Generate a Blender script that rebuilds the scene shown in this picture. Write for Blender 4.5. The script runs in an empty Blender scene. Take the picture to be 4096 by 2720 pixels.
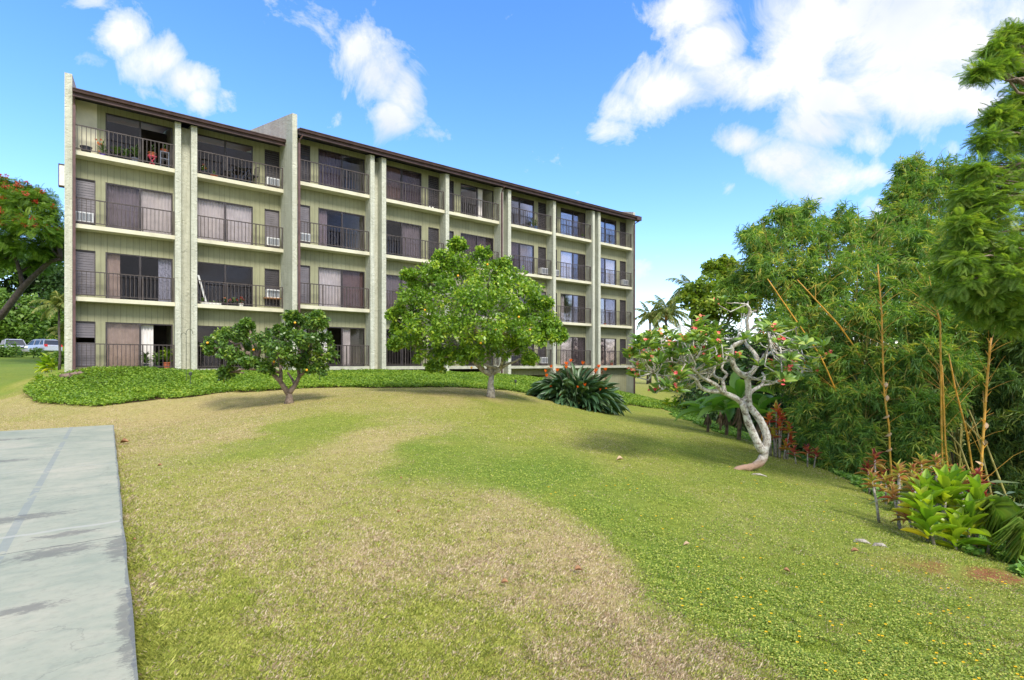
import bpy, math, random
import numpy as np
from mathutils import Vector, Matrix
R = math.radians
rng = np.random.default_rng(7)
random.seed(7)
SC = bpy.context.scene
COL = SC.collection
FPX, CX, HY, EYE = 2110.0, 2048.0, 1453.5, 0.15      # focal length, centre, horizon in photo pixels; eye height over the ground floor
FX, FY = 0.79359, 0.60846                             # facade direction
DR = 26.1                                             # distance to the facade of the right wing
H = 2.95                                              # storey

def W(px, py, Z): return np.array([(px-CX)/FPX*Z, Z, EYE+(HY-py)/FPX*Z])
def BW(s, t, z): return np.array([FX*s-FY*(DR+t), FY*s+FX*(DR+t), z])

# ------------------------------------------------------------------ object helpers
def tag(o, label=None, cat=None, group=None, kind=None):
    if label: o['label'] = label
    if cat: o['category'] = cat
    if group: o['group'] = group
    if kind: o['kind'] = kind
    return o
def empty(name, loc, rz=0, label=None, cat=None, group=None):
    o = bpy.data.objects.new(name, None); COL.objects.link(o)
    o.location = [float(c) for c in loc]; o.rotation_euler = (0, 0, rz); o.empty_display_size = .2
    return tag(o, label, cat, group)
def link(name, me, mat, parent=None, loc=None, rz=0, smooth=False):
    if mat is not None: me.materials.append(mat)
    if smooth: me.polygons.foreach_set('use_smooth', np.ones(len(me.polygons), bool))
    o = bpy.data.objects.new(name, me); COL.objects.link(o)
    if parent is not None: o.parent = parent
    if loc is not None: o.location = [float(c) for c in loc]
    o.rotation_euler = (0, 0, rz)
    return o
class MB:
    """collects polygons for one mesh"""
    def __init__(s): s.v = []; s.f = []
    def add(s, vs, fs):
        n = len(s.v); s.v += [tuple(map(float, p)) for p in vs]; s.f += [tuple(i+n for i in f) for f in fs]; return s
    def box(s, x0, x1, y0, y1, z0, z1):
        return s.add([(x0,y0,z0),(x1,y0,z0),(x1,y1,z0),(x0,y1,z0),(x0,y0,z1),(x1,y0,z1),(x1,y1,z1),(x0,y1,z1)],
              [(0,3,2,1),(4,5,6,7),(0,1,5,4),(1,2,6,5),(2,3,7,6),(3,0,4,7)])
    def hexa(s, p): return s.add(p, [(0,3,2,1),(4,5,6,7),(0,1,5,4),(1,2,6,5),(2,3,7,6),(3,0,4,7)])
    def tube(s, pts, rad, n=8, cap=True):
        pts = [Vector([float(c) for c in p]) for p in pts]
        if not hasattr(rad, '__len__'): rad = [rad]*len(pts)
        t0 = (pts[1]-pts[0]).normalized(); up = Vector((0,0,1)) if abs(t0.z) < .9 else Vector((1,0,0))
        a = t0.cross(up).normalized(); vs = []
        for i, p in enumerate(pts):
            t = (pts[min(i+1,len(pts)-1)]-pts[max(i-1,0)]).normalized()
            a = (a - t*a.dot(t)).normalized(); b = t.cross(a)
            for k in range(n):
                an = 2*math.pi*k/n; vs.append(p + (a*math.cos(an)+b*math.sin(an))*rad[i])
        fs = [(i*n+k, i*n+(k+1)%n, (i+1)*n+(k+1)%n, (i+1)*n+k) for i in range(len(pts)-1) for k in range(n)]
        if cap: fs += [tuple(reversed(range(n))), tuple(range((len(pts)-1)*n, len(pts)*n))]
        return s.add(vs, fs)
    def lathe(s, c, prof, n=14, cap=True):
        vs = [(c[0]+r*math.cos(2*math.pi*k/n), c[1]+r*math.sin(2*math.pi*k/n), c[2]+z) for r, z in prof for k in range(n)]
        fs = [(i*n+k, i*n+(k+1)%n, (i+1)*n+(k+1)%n, (i+1)*n+k) for i in range(len(prof)-1) for k in range(n)]
        if cap: fs += [tuple(reversed(range(n))), tuple(range((len(prof)-1)*n, len(prof)*n))]
        return s.add(vs, fs)
    def ball(s, c, r, n=8, sz=1):
        return s.lathe(c, [(r*math.sin(math.pi*i/n)+.0005, -r*sz*math.cos(math.pi*i/n)) for i in range(n+1)], n=10)
    def build(s, name, mat, parent=None, loc=None, rz=0, smooth=False):
        me = bpy.data.meshes.new(name); me.from_pydata(s.v, [], s.f); me.validate(); me.update()
        return link(name, me, mat, parent, loc, rz, smooth)
def np_mesh(name, V, F, mat, parent=None, attrs=None, loc=None, smooth=False):
    V = np.asarray(V, np.float32); F = np.asarray(F, np.int32); k = F.shape[1]
    me = bpy.data.meshes.new(name)
    me.vertices.add(len(V)); me.vertices.foreach_set('co', V.ravel())
    me.loops.add(F.size); me.loops.foreach_set('vertex_index', F.ravel())
    me.polygons.add(len(F)); me.polygons.foreach_set('loop_start', np.arange(0, F.size, k, dtype=np.int32))
    me.update(calc_edges=True)
    for an, av in (attrs or {}).items():
        a = me.attributes.new(an, 'FLOAT', 'POINT'); a.data.foreach_set('value', np.asarray(av, np.float32))
    return link(name, me, mat, parent, loc, 0, smooth)
def unit(a): return a/np.maximum(np.linalg.norm(a, axis=-1, keepdims=True), 1e-9)
def rsph(n): return unit(rng.normal(size=(n, 3)))
# templates: y = length (0..1), x = width (-.5...5), z = normal; all quads
T_LEAF = (np.array([(0,0,0),(.5,.5,.07),(0,1,-.05),(-.5,.5,.07)]), np.array([(0,1,2,3)]))
T_OVAL = (np.array([(0,0,0),(.42,.28,.05),(.5,.6,.06),(0,1,-.06),(-.5,.6,.06),(-.42,.28,.05),(0,.45,0)]), np.array([(0,1,2,6),(6,2,3,4),(0,6,4,5)]))
def strap(seg=5, bend=.6, w=(.25,.7,1,.9,.55,.03), fold=.12):
    v = []; x = y = 0; a = 0
    for i in range(seg+1):
        hw = .5*w[i]; v += [(-hw, y, x+fold*hw*2), (0, y, x), (hw, y, x+fold*hw*2)]
        a = bend*(i+.5)/seg; y += math.cos(a)/seg; x -= math.sin(a)/seg
    f = []
    for i in range(seg):
        b = i*3; f += [(b,b+1,b+4,b+3),(b+1,b+2,b+5,b+4)]
    return np.array(v), np.array(f)
T_STRAP = strap(); T_BAM = strap(2, .5, (.5,1,.03), .1)
def pinnate(n=11, droop=.5, lw=.12, ll=.32):
    v = []; f = []
    for i in range(n):
        t = .12+.88*i/n; y = t; z = -droop*t*t*.5; l = ll*math.sin(math.pi*(.18+.75*t))
        for sx in (-1, 1):
            b = len(v)
            v += [(0,y,z),(sx*l*.5,y+l*.25-lw*.35,z-.01),(sx*l,y+l*.55,z-.05),(sx*l*.45,y+l*.25+lw*.45,z-.01)]
            f.append((b,b+1,b+2,b+3))
    b = len(v); v += [(-.008,0,0),(.008,0,0),(.004,1,-droop*.5),(-.004,1,-droop*.5)]; f.append((b,b+1,b+2,b+3))
    return np.array(v), np.array(f)
T_PIN = pinnate(13, .5, .055, .30)
def scatter(T, pos, yd, zd, length, width):
    """copies of a template as arrays; returns V, F, random per vertex"""
    tv, tf = T; n = len(pos)
    yd = unit(np.asarray(yd)); xd = unit(np.cross(yd, zd)); zd = np.cross(xd, yd)
    L = np.broadcast_to(np.asarray(length, float), (n,)); Wd = np.broadcast_to(np.asarray(width, float), (n,))
    V = (pos[:,None] + tv[None,:,0,None]*xd[:,None]*Wd[:,None,None] + tv[None,:,1,None]*yd[:,None]*L[:,None,None]
         + tv[None,:,2,None]*zd[:,None]*L[:,None,None])
    F = tf[None] + (np.arange(n)*len(tv))[:,None,None]
    r = np.repeat(rng.random(n), len(tv))
    return V.reshape(-1,3), F.reshape(-1,4), r
def cat(parts):
    V = []; F = []; r = []; o = 0
    for v, f, q in parts: V.append(v); F.append(f+o); r.append(q); o += len(v)
    return np.concatenate(V), np.concatenate(F), np.concatenate(r)
def hash2(ix, iy): 
    h = np.sin(ix*127.1+iy*311.7)*43758.5453; return h-np.floor(h)
def vnoise(x, y):
    ix = np.floor(x); iy = np.floor(y); fx = x-ix; fy = y-iy; fx = fx*fx*(3-2*fx); fy = fy*fy*(3-2*fy)
    return (hash2(ix,iy)*(1-fx)+hash2(ix+1,iy)*fx)*(1-fy)+(hash2(ix,iy+1)*(1-fx)+hash2(ix+1,iy+1)*fx)*fy
def fbm(x, y, o=4):
    s = 0; a = .5
    for _ in range(o): s = s+a*vnoise(x, y); x = x*2.03+7.1; y = y*2.03+3.7; a *= .5
    return s/(1-.5**o)

# ------------------------------------------------------------------ materials
MATS = {}
def newmat(name):
    m = bpy.data.materials.new(name); m.use_nodes = True; nt = m.node_tree; nt.nodes.clear()
    return m, nt, nt.nodes, nt.links
def out(nt, sh):
    o = nt.nodes.new('ShaderNodeOutputMaterial'); nt.links.new(sh, o.inputs[0])
def ramp(nd, stops):
    r = nd.new('ShaderNodeValToRGB'); e = r.color_ramp.elements
    while len(e) < len(stops): e.new(.5)
    for el, (p, c) in zip(e, stops): el.position = p; el.color = (*c, 1)
    return r
def noise(nt, scale, detail=4, vec=None, rough=.55, dist=0):
    n = nt.nodes.new('ShaderNodeTexNoise'); n.inputs['Scale'].default_value = scale; n.inputs['Detail'].default_value = detail
    n.inputs['Roughness'].default_value = rough; n.inputs['Distortion'].default_value = dist
    if vec is None: vec = nt.nodes.new('ShaderNodeTexCoord').outputs['Object']
    nt.links.new(vec, n.inputs['Vector']); return n
def mapping(nt, scale=(1,1,1), rot=(0,0,0)):
    tc = nt.nodes.new('ShaderNodeTexCoord'); mp = nt.nodes.new('ShaderNodeMapping')
    mp.inputs['Scale'].default_value = scale; mp.inputs['Rotation'].default_value = rot
    nt.links.new(tc.outputs['Object'], mp.inputs[0]); return mp.outputs[0]
def mixc(nt, fac, a, b, mode='MIX'):
    m = nt.nodes.new('ShaderNodeMix'); m.data_type = 'RGBA'; m.blend_type = mode
    for i, x in ((0, fac), (6, a), (7, b)):
        if isinstance(x, (int, float)): m.inputs[i].default_value = x
        elif isinstance(x, tuple): m.inputs[i].default_value = (*x, 1)
        else: nt.links.new(x, m.inputs[i])
    return m.outputs[2]
def math_(nt, op, a, b=0.0, c=0.0):
    m = nt.nodes.new('ShaderNodeMath'); m.operation = op
    for i, x in enumerate((a, b, c)):
        if isinstance(x, (int, float)): m.inputs[i].default_value = x
        else: nt.links.new(x, m.inputs[i])
    return m.outputs[0]
def surf(name, col, rough=.7, var=.12, vscale=2.0, bump=0, bscale=30, metal=0, col2=None, spec=.4, dist=0, bdetail=4):
    """painted / plain surface with uneven tone and optional relief"""
    m, nt, nd, lk = newmat(name)
    p = nd.new('ShaderNodeBsdfPrincipled'); p.inputs['Roughness'].default_value = rough; p.inputs['Metallic'].default_value = metal
    p.inputs['Specular IOR Level'].default_value = spec
    n = noise(nt, vscale, 6)
    c2 = col2 or tuple(c*(1-2.2*var) for c in col); c1 = tuple(min(1, c*(1+var)) for c in col)
    r = ramp(nd, [(.3, c2), (.62, c1)]); lk.new(n.outputs[0], r.inputs[0]); lk.new(r.outputs[0], p.inputs['Base Color'])
    if bump:
        b = nd.new('ShaderNodeBump'); b.inputs['Strength'].default_value = bump; b.inputs['Distance'].default_value = .05
        n2 = noise(nt, bscale, bdetail, dist=dist); lk.new(n2.outputs[0], b.inputs['Height']); lk.new(b.outputs[0], p.inputs['Normal'])
    out(nt, p.outputs[0]); MATS[name] = m; return m
def leafmat(name, cols, rough=.45, trans=.3, spec=.4, sat=1.0):
    """foliage: colour varies from leaf to leaf (attribute rnd)"""
    m, nt, nd, lk = newmat(name)
    at = nd.new('ShaderNodeAttribute'); at.attribute_name = 'rnd'
    n = len(cols); r = ramp(nd, [(i/(n-1) if n > 1 else 0, c) for i, c in enumerate(cols)]); lk.new(at.outputs['Fac'], r.inputs[0])
    p = nd.new('ShaderNodeBsdfPrincipled'); p.inputs['Roughness'].default_value = rough; p.inputs['Specular IOR Level'].default_value = spec
    lk.new(r.outputs[0], p.inputs['Base Color'])
    tr = nd.new('ShaderNodeBsdfTranslucent'); tc = mixc(nt, 1.0, r.outputs[0], (1.5, 1.6, .55), 'MULTIPLY'); lk.new(tc, tr.inputs[0])
    mx = nd.new('ShaderNodeMixShader'); mx.inputs[0].default_value = trans
    lk.new(p.outputs[0], mx.inputs[1]); lk.new(tr.outputs[0], mx.inputs[2]); out(nt, mx.outputs[0]); MATS[name] = m; return m

M = {}
def stucco_mat():
    m, nt, nd, lk = newmat('stucco'); p = nd.new('ShaderNodeBsdfPrincipled'); p.inputs['Roughness'].default_value = .85
    n = noise(nt, .9, 6); r = ramp(nd, [(.3, (.50,.51,.415)), (.65, (.61,.62,.51))]); lk.new(n.outputs[0], r.inputs[0])
    st = noise(nt, 3, 5, mapping(nt, (3, 3, .18))); r2 = ramp(nd, [(.33, (.78,.77,.73)), (.58, (1,1,1))]); lk.new(st.outputs[0], r2.inputs[0])
    lk.new(mixc(nt, .7, r.outputs[0], r2.outputs[0], 'MULTIPLY'), p.inputs['Base Color'])
    v = nd.new('ShaderNodeTexVoronoi'); v.inputs['Scale'].default_value = 5; v.feature = 'SMOOTH_F1'
    wn = noise(nt, 3, 3); tc = nd.new('ShaderNodeTexCoord')
    vm = nd.new('ShaderNodeVectorMath'); vm.operation = 'ADD'; lk.new(tc.outputs['Object'], vm.inputs[0]); lk.new(wn.outputs['Color'], vm.inputs[1]); lk.new(vm.outputs[0], v.inputs['Vector'])
    n3 = noise(nt, 26, 5)
    hgt = math_(nt, 'ADD', math_(nt, 'MULTIPLY', v.outputs['Distance'], .9), math_(nt, 'MULTIPLY', n3.outputs[0], .8))
    b = nd.new('ShaderNodeBump'); b.inputs['Strength'].default_value = .75; b.inputs['Distance'].default_value = .05
    lk.new(hgt, b.inputs['Height']); lk.new(b.outputs[0], p.inputs['Normal']); out(nt, p.outputs[0]); return m
def siding_mat():
    m, nt, nd, lk = newmat('grooved_siding'); p = nd.new('ShaderNodeBsdfPrincipled'); p.inputs['Roughness'].default_value = .8
    tc = nd.new('ShaderNodeTexCoord'); sx = nd.new('ShaderNodeSeparateXYZ'); lk.new(tc.outputs['Object'], sx.inputs[0])
    pp = math_(nt, 'PINGPONG', sx.outputs[0], .11)
    g = math_(nt, 'LESS_THAN', pp, .0045)
    n = noise(nt, 1.3, 6); r = ramp(nd, [(.3, (.275,.275,.165)), (.68, (.355,.355,.22))]); lk.new(n.outputs[0], r.inputs[0])
    gr = noise(nt, 6, 5, mapping(nt, (5,5,.25))); r2 = ramp(nd, [(.3, (.86,.85,.84)), (.6, (1,1,1))]); lk.new(gr.outputs[0], r2.inputs[0])
    c = mixc(nt, .8, r.outputs[0], r2.outputs[0], 'MULTIPLY')
    lk.new(mixc(nt, g, c, (.15,.15,.085)), p.inputs['Base Color'])
    b = nd.new('ShaderNodeBump'); b.inputs['Strength'].default_value = .8; b.inputs['Distance'].default_value = .02
    lk.new(math_(nt, 'SUBTRACT', 1, g), b.inputs['Height']); lk.new(b.outputs[0], p.inputs['Normal']); out(nt, p.outputs[0]); return m
def glass_mat(name, tint, base=.16):
    m, nt, nd, lk = newmat(name)
    t = nd.new('ShaderNodeBsdfTransparent'); t.inputs[0].default_value = (*tint, 1)
    g = nd.new('ShaderNodeBsdfGlossy'); g.inputs['Roughness'].default_value = .04; g.inputs[0].default_value = (.93,.9,.93,1)
    n = noise(nt, .7, 2); b = nd.new('ShaderNodeBump'); b.inputs['Strength'].default_value = .12; b.inputs['Distance'].default_value = .05
    lk.new(n.outputs[0], b.inputs['Height']); lk.new(b.outputs[0], g.inputs['Normal'])
    fr = nd.new('ShaderNodeFresnel'); fr.inputs[0].default_value = 1.5
    mx = nd.new('ShaderNodeMixShader'); lk.new(math_(nt, 'MULTIPLY_ADD', fr.outputs[0], .55, base), mx.inputs[0])
    lk.new(t.outputs[0], mx.inputs[1]); lk.new(g.outputs[0], mx.inputs[2]); out(nt, mx.outputs[0]); return m
M['stucco'] = stucco_mat(); M['siding'] = siding_mat()
M['slab'] = surf('cream_paint', (.66,.63,.47), .75, .08, 1.5, .15, 40)
M['base'] = surf('concrete_base', (.47,.47,.37), .85, .12, 2.5, .3, 30)
M['rail'] = surf('brown_metal', (.075,.06,.055), .5, .15, 5)
M['frame'] = surf('bronze_frame', (.05,.042,.045), .45, .15, 5)
M['fascia'] = surf('brown_fascia', (.075,.042,.038), .6, .18, 3)
M['soffit'] = surf('dark_soffit', (.055,.045,.035), .8, .2, 3)
M['roof'] = surf('red_brown_roof', (.20,.045,.035), .7, .2, 4)
M['pipe'] = surf('maroon_pipe', (.12,.065,.062), .5, .15, 4)
M['glass'] = glass_mat('door_glass', (.94,.92,.93), .0)
M['screen'] = glass_mat('screened_glass', (.76,.72,.75), .0)
M['slat'] = surf('louvre_glass', (.16,.145,.16), .35, .10, 3); M['slatd'] = surf('dark_louvre', (.05,.045,.05), .3, .15, 3)
M['cw'] = surf('white_curtain', (.74,.71,.68), .9, .06, 3)
M['ct'] = surf('tan_curtain', (.48,.38,.31), .9, .1, 3)
M['cd'] = surf('grey_curtain', (.25,.22,.235), .9, .1, 3)
M['cb'] = surf('pale_blue_curtain', (.42,.45,.55), .9, .2, 14)
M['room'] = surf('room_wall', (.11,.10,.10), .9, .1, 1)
M['acw'] = surf('white_plastic', (.72,.73,.74), .45, .05, 6)
M['acg'] = surf('grey_grille', (.22,.24,.27), .6, .1, 40)
M['terracotta'] = surf('terracotta', (.45,.13,.06), .8, .12, 8)
M['black'] = surf('dark_pot', (.035,.038,.05), .5, .15, 8)
M['purple'] = surf('purple_pot', (.19,.13,.5), .5, .1, 8)
M['blue'] = surf('blue_pot', (.05,.16,.4), .4, .1, 8)
M['pink'] = surf('pink_paint', (.6,.06,.12), .5, .1, 8)
M['greym'] = surf('grey_metal', (.16,.18,.24), .5, .1, 8)
M['white'] = surf('white_paint', (.75,.75,.72), .6, .06, 6)
M['iron'] = surf('dark_iron', (.06,.07,.05), .5, .1, 8)
M['bark_grey'] = surf('lichen_bark', (.50,.46,.40), .9, .12, 11, .8, 25, col2=(.17,.135,.11))
def lichen_mat():
    m, nt, nd, lk = newmat('blotched_bark'); p = nd.new('ShaderNodeBsdfPrincipled'); p.inputs['Roughness'].default_value = .9; p.inputs['Specular IOR Level'].default_value = .15
    a = noise(nt, 13, 8, rough=.7); ra = ramp(nd, [(.36, (.16,.12,.10)), (.46, (.50,.45,.39)), (.58, (.76,.74,.68))]); lk.new(a.outputs[0], ra.inputs[0])
    sx = nd.new('ShaderNodeSeparateXYZ'); lk.new(nd.new('ShaderNodeTexCoord').outputs['Object'], sx.inputs[0])
    k = nd.new('ShaderNodeMapRange'); k.inputs[1].default_value = .32; k.inputs[2].default_value = .12; lk.new(sx.outputs[2], k.inputs[0])
    lk.new(mixc(nt, k.outputs[0], ra.outputs[0], (.46,.30,.22)), p.inputs['Base Color'])
    b = nd.new('ShaderNodeBump'); b.inputs['Strength'].default_value = 1; b.inputs['Distance'].default_value = .02; n2 = noise(nt, 28, 8, rough=.7); lk.new(n2.outputs[0], b.inputs['Height']); lk.new(b.outputs[0], p.inputs['Normal']); out(nt, p.outputs[0]); return m
M['lichen'] = lichen_mat()
M['bark_brown'] = surf('brown_bark', (.24,.18,.14), .9, .25, 8, .8, 22)
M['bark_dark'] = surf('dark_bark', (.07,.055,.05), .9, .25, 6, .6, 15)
M['palm_trunk'] = surf('palm_bark', (.11,.095,.085), .9, .25, 5, .6, 12)
M['palm_shaft'] = surf('palm_crownshaft', (.38,.17,.06), .7, .2, 4)
M['banana_stem'] = surf('banana_stem', (.22,.16,.11), .8, .3, 5, .4, 12)
M['rock'] = surf('lava_rock', (.20,.14,.11), .95, .3, 4, .8, 12)
M['orange'] = surf('orange_skin', (.85,.42,.02), .5, .08, 10)
M['deadleaf'] = surf('dead_leaf', (.38,.20,.10), .8, .3, 14)
M['husk'] = surf('bamboo_husk', (.55,.40,.25), .8, .15, 12)

# ------------------------------------------------------------------ terrain
ctrl = []
def cp(px, py, Z): p = W(px, py, Z); ctrl.append(tuple(p))
def cw(x, y, z): ctrl.append((x, y, z))
for a in [(0,1640,17),(0,1580,20),(400,1630,16),(650,1597,17.2),(1000,1566,18.3),(1561,1553,20.3),(2000,1560,22),(2160,1592,20.4),(2440,1652,21.5),
          (1154,1612,15.1),(1960,1588,17.3),(2600,1560,50),(2700,1545,60),(2640,1622,36),(3010,1885,10.5),(2048,2000,6.25),(1561,1750,10.3),
          (2300,1800,10.4),(2600,1700,17.6),(2520,1650,23.5),(2200,1650,16.8),(2650,1612,33),(2800,1692,21.4),(3100,1795,15.7),(3400,1905,11.8),(3700,2065,8.0),(3900,2200,6.2),(4096,2290,5.3),
          (3000,2300,4.6),(4096,2720,3.1),(250,1478,22),(0,1512,24),(100,1470,35),(-300,1500,24),(-500,1470,35),
          (100,1419,55),(-300,1419,55),(180,1417,60),(-200,1417,60),(450,1417,66),(100,1340,78),(-200,1330,78),(400,1340,80),(100,1300,95),(-400,1290,95)]: cp(*a)
for s, z in ((-1,-.22),(3,-.27),(7,-.33),(11,-.32),(15.3,-.45),(19,-.6),(23.5,-1.15),(27,-1.75),(31.5,-2.72)):
    ctrl.append(tuple(BW(s, -.3+(1.46 if s < 7 else 0), z)))
for s, z in ((1,-.3),(12,-.5),(23,-1.3),(31,-2.6)): ctrl.append(tuple(BW(s, 6, z)))
for k in range(6): d = 17.3*k/5; ctrl.append((-.1+1.2-.607*(d), -.1+1.2+.795*d, -1.40-.02*(d/17)))
cw(0,0,-1.46); cw(2,1,-1.52); cw(-6,-2,-1.5); cw(-14,6,-1.45); cw(-20,14,-1.4); cw(5,-3,-1.6)
for x, y, z in ((11,9,-3.6),(11,15,-4.2),(14,22,-4.6),(9,5,-3.2),(20,12,-4.6),(24,30,-4.8),(14,40,-4.0),(35,60,-3.5),(30,15,-5),(12,-5,-3),
                (0,90,-2.4),(40,100,-2.8),(-40,-20,-1.5),(0,-30,-1.6),(30,-25,-4),(-60,20,-.5),(-60,140,7),(60,140,-2.5),(120,60,-4),(0,160,-1),(-140,60,3)): cw(x,y,z)
CP = np.array(ctrl)
def _phi(d2): return np.where(d2 > 1e-12, .5*d2*np.log(np.maximum(d2, 1e-12)), 0)
_P = CP[:, :2]/20; _n = len(_P)
_A = np.zeros((_n+3, _n+3)); _A[:_n,:_n] = _phi(((_P[:,None]-_P[None])**2).sum(-1))+np.eye(_n)*2e-4
_A[:_n,_n] = 1; _A[:_n,_n+1:] = _P; _A[_n,:_n] = 1; _A[_n+1:,:_n] = _P.T
_w = np.linalg.solve(_A, np.concatenate([CP[:,2], np.zeros(3)]))
def tps(x, y):
    x = np.asarray(x, float).ravel()/20; y = np.asarray(y, float).ravel()/20; o = np.empty(len(x))
    for i in range(0, len(x), 40000):
        q = np.stack([x[i:i+40000], y[i:i+40000]], 1)
        o[i:i+40000] = _phi(((q[:,None]-_P[None])**2).sum(-1))@_w[:_n]+_w[_n]+q@_w[_n+1:]
    return o
def ground_raw(x, y):
    x = np.asarray(x, float).ravel(); y = np.asarray(y, float).ravel()
    z = np.clip(tps(x, y), -6, 9); r = np.hypot(x, y-40); k = np.clip((r-110)/90, 0, 1)
    return z*(1-k)+k*(-3)
def axis(a, b, fa, fb, d, far):
    c = list(np.arange(a, b+1e-6, d)); s = d
    lo = []; p = a
    while p > fa: s *= 1.22; p -= s; lo.append(p)
    s = d; p = c[-1]; hi = []
    while p < fb: s *= 1.22; p += s; hi.append(p)
    return np.array(lo[::-1]+c+hi)
gx = axis(-24, 14, -600, 600, .2, 0); gy = axis(.6, 40, -300, 900, .2, 0)
GX, GY = np.meshgrid(gx, gy); GZ = ground_raw(GX, GY).reshape(GX.shape)
def to_b(x, y): return FX*x+FY*y, -FY*x+FX*y-DR       # world -> facade frame (s, t)
DECK_Z = EYE-1.5; DECK_S = FX*(-9.74)+FY*12.9; DECK_T = -FY*(-9.74)+FX*12.9-DR
s_, t_ = to_b(GX, GY)
ind = np.clip(np.minimum((DECK_S-s_)/.15, (DECK_T-t_)/.15), -.6, 1)
near_lip = (ind > -.6)
GZ = np.where(ind > 0, np.minimum(GZ, DECK_Z-.10), np.where(near_lip & (GZ > DECK_Z-.02), DECK_Z-.02, GZ))
GZ += np.where(ind > 0, 0, (fbm(GX*.8, GY*.8, 3)-.5)*.05)
def ground(x, y):
    x = np.asarray(x, float).ravel(); y = np.asarray(y, float).ravel()
    i = np.clip(np.searchsorted(gx, x)-1, 0, len(gx)-2); j = np.clip(np.searchsorted(gy, y)-1, 0, len(gy)-2)
    u = (x-gx[i])/(gx[i+1]-gx[i]); v = (y-gy[j])/(gy[j+1]-gy[j])
    return (GZ[j,i]*(1-u)+GZ[j,i+1]*u)*(1-v)+(GZ[j+1,i]*(1-u)+GZ[j+1,i+1]*u)*v
def gz(x, y): return float(ground([x], [y])[0])
def onground(px, Z): x = (px-CX)/FPX*Z; return np.array([x, Z, gz(x, Z)])

# lawn condition: straw (dry) and clover (lush) anchors
anch = [(500,1750,.7,0),(900,1750,.7,0),(700,2000,.4,0),(1230,1755,.1,.5),(1500,1800,.75,0),(1000,1660,.85,0),(1700,1640,.6,.1),(1500,1590,.4,.2),(2050,1680,.1,.35),(1850,1635,.85,0),
 (2300,1720,.35,.15),(2600,1800,.25,.3),(2750,1760,.1,.6),(1750,1850,.1,.8),(2150,1880,.0,.95),(2600,1900,.1,.7),(2080,2040,.8,0),(2250,2180,1,0),(2450,2330,.95,0),(2150,2330,.8,0),(1850,2200,.85,0),(1500,2200,.75,0),
 (1000,2200,.6,0),(700,2400,.3,0),(1200,2500,.35,0),(600,2600,.1,0),(1500,2650,.1,0),(1900,2620,.25,0),(2300,2600,.55,0),(2700,2680,.85,.1),(3000,2700,.6,.3),(2450,2060,.0,.9),(2650,2200,.05,1),(2900,2300,.1,.95),(3200,2550,.1,.9),
 (3500,2300,.2,.8),(3800,2600,.15,.8),(3100,2000,.3,.5),(3400,2050,.3,.6),(2850,1850,.15,.5),(0,1640,.8,0),(200,1650,.85,0),(550,1690,.9,0),(0,1560,0,.7),(100,1500,0,.6),(2600,1570,.6,0),(3650,2180,.3,.6),(4000,2500,.2,.7),(2400,1660,.15,.3),(1350,1950,.55,0),(1700,2050,.45,.1),(500,2200,.3,0)]
AN = []
for px, py, a, b in anch:
    Z = 1.62*FPX/(py-HY); AN.append(((px-CX)/FPX*Z, Z, a, b))
for px, py, Z, a, b in ((0,1585,19.5,.25,.3),(60,1540,22,.0,.75),(150,1500,23,.0,.8),(200,1480,25,.0,.7),(0,1500,27,.0,.8),(100,1450,42,.0,.9),(0,1430,50,0,.9),(-300,1450,42,0,.9),(250,1600,17,.5,.2),(0,1640,17,.8,0),(200,1630,16.8,.8,0),(400,1650,15.5,.8,0),
   (2620,1580,45,.25,.3),(2640,1640,32,.25,.5),(2560,1655,27,.1,.6),(2480,1670,22,.2,.4),(2700,1545,60,.4,.2)): AN.append(((px-CX)/FPX*Z, Z, a, b))
AN = np.array(AN)
def lawn(x, y):
    x = np.asarray(x, float).ravel(); y = np.asarray(y, float).ravel(); A = np.empty(len(x)); B = np.empty(len(x))
    xx = x+(fbm(x*1.1+5, y*1.1, 3)-.5)*.25*np.clip(np.abs(y),1,20)**.7; yy = y+(fbm(x*.9, y*.9+9, 3)-.5)*.2*np.clip(np.abs(y),1,20)
    for i in range(0, len(x), 50000):
        dx = xx[i:i+50000,None]-AN[None,:,0]; dy = (yy[i:i+50000,None]-AN[None,:,1])*.55
        w = 1/((dx*dx+dy*dy)/(.12*AN[None,:,1])**2+.08)**2
        A[i:i+50000] = (w*AN[None,:,2]).sum(1)/w.sum(1); B[i:i+50000] = (w*AN[None,:,3]).sum(1)/w.sum(1)
    A += (fbm(x*2.2, y*2.2+40)-.5)*.5; B += (fbm(x*1.7+20, y*1.7)-.5)*.5
    return np.clip(A, 0, 1), np.clip(B, 0, 1)
# planting bed in front of the building (facade frame polygon) and the undergrowth strip on the right
bed_front = [(0,W(95,1560,19.5)),(0,W(160,1605,17.4)),(0,W(400,1630,16)),(0,W(650,1597,17.2)),(0,W(1000,1566,18.3)),(0,W(1300,1556,19.3)),(0,W(1561,1553,20.3)),(0,W(1800,1553,21.2)),(0,W(2000,1560,22)),(0,W(2200,1576,23)),(0,W(2450,1630,25.5)),(0,W(2600,1672,27)),]
bf = np.array([to_b(p[0], p[1]) for _, p in bed_front]); bf = bf[np.argsort(bf[:,0])]
def in_bed(x, y, grow=0):
    s, t = to_b(x, y); tf = np.interp(s, bf[:,0], bf[:,1])
    lim = np.where(s < 7.0, 1.35, -.12)
    w = (fbm(np.asarray(s)*1.5, np.asarray(t)*1.5, 2)-.5)*.5
    inn = (t > tf+w-grow) & (t < lim) & (s > bf[0,0]) & (s < 33.2)
    tail = (s > 31) & (s < 35) & (t > tf+w) & (t < 3)
    return inn | tail
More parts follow.
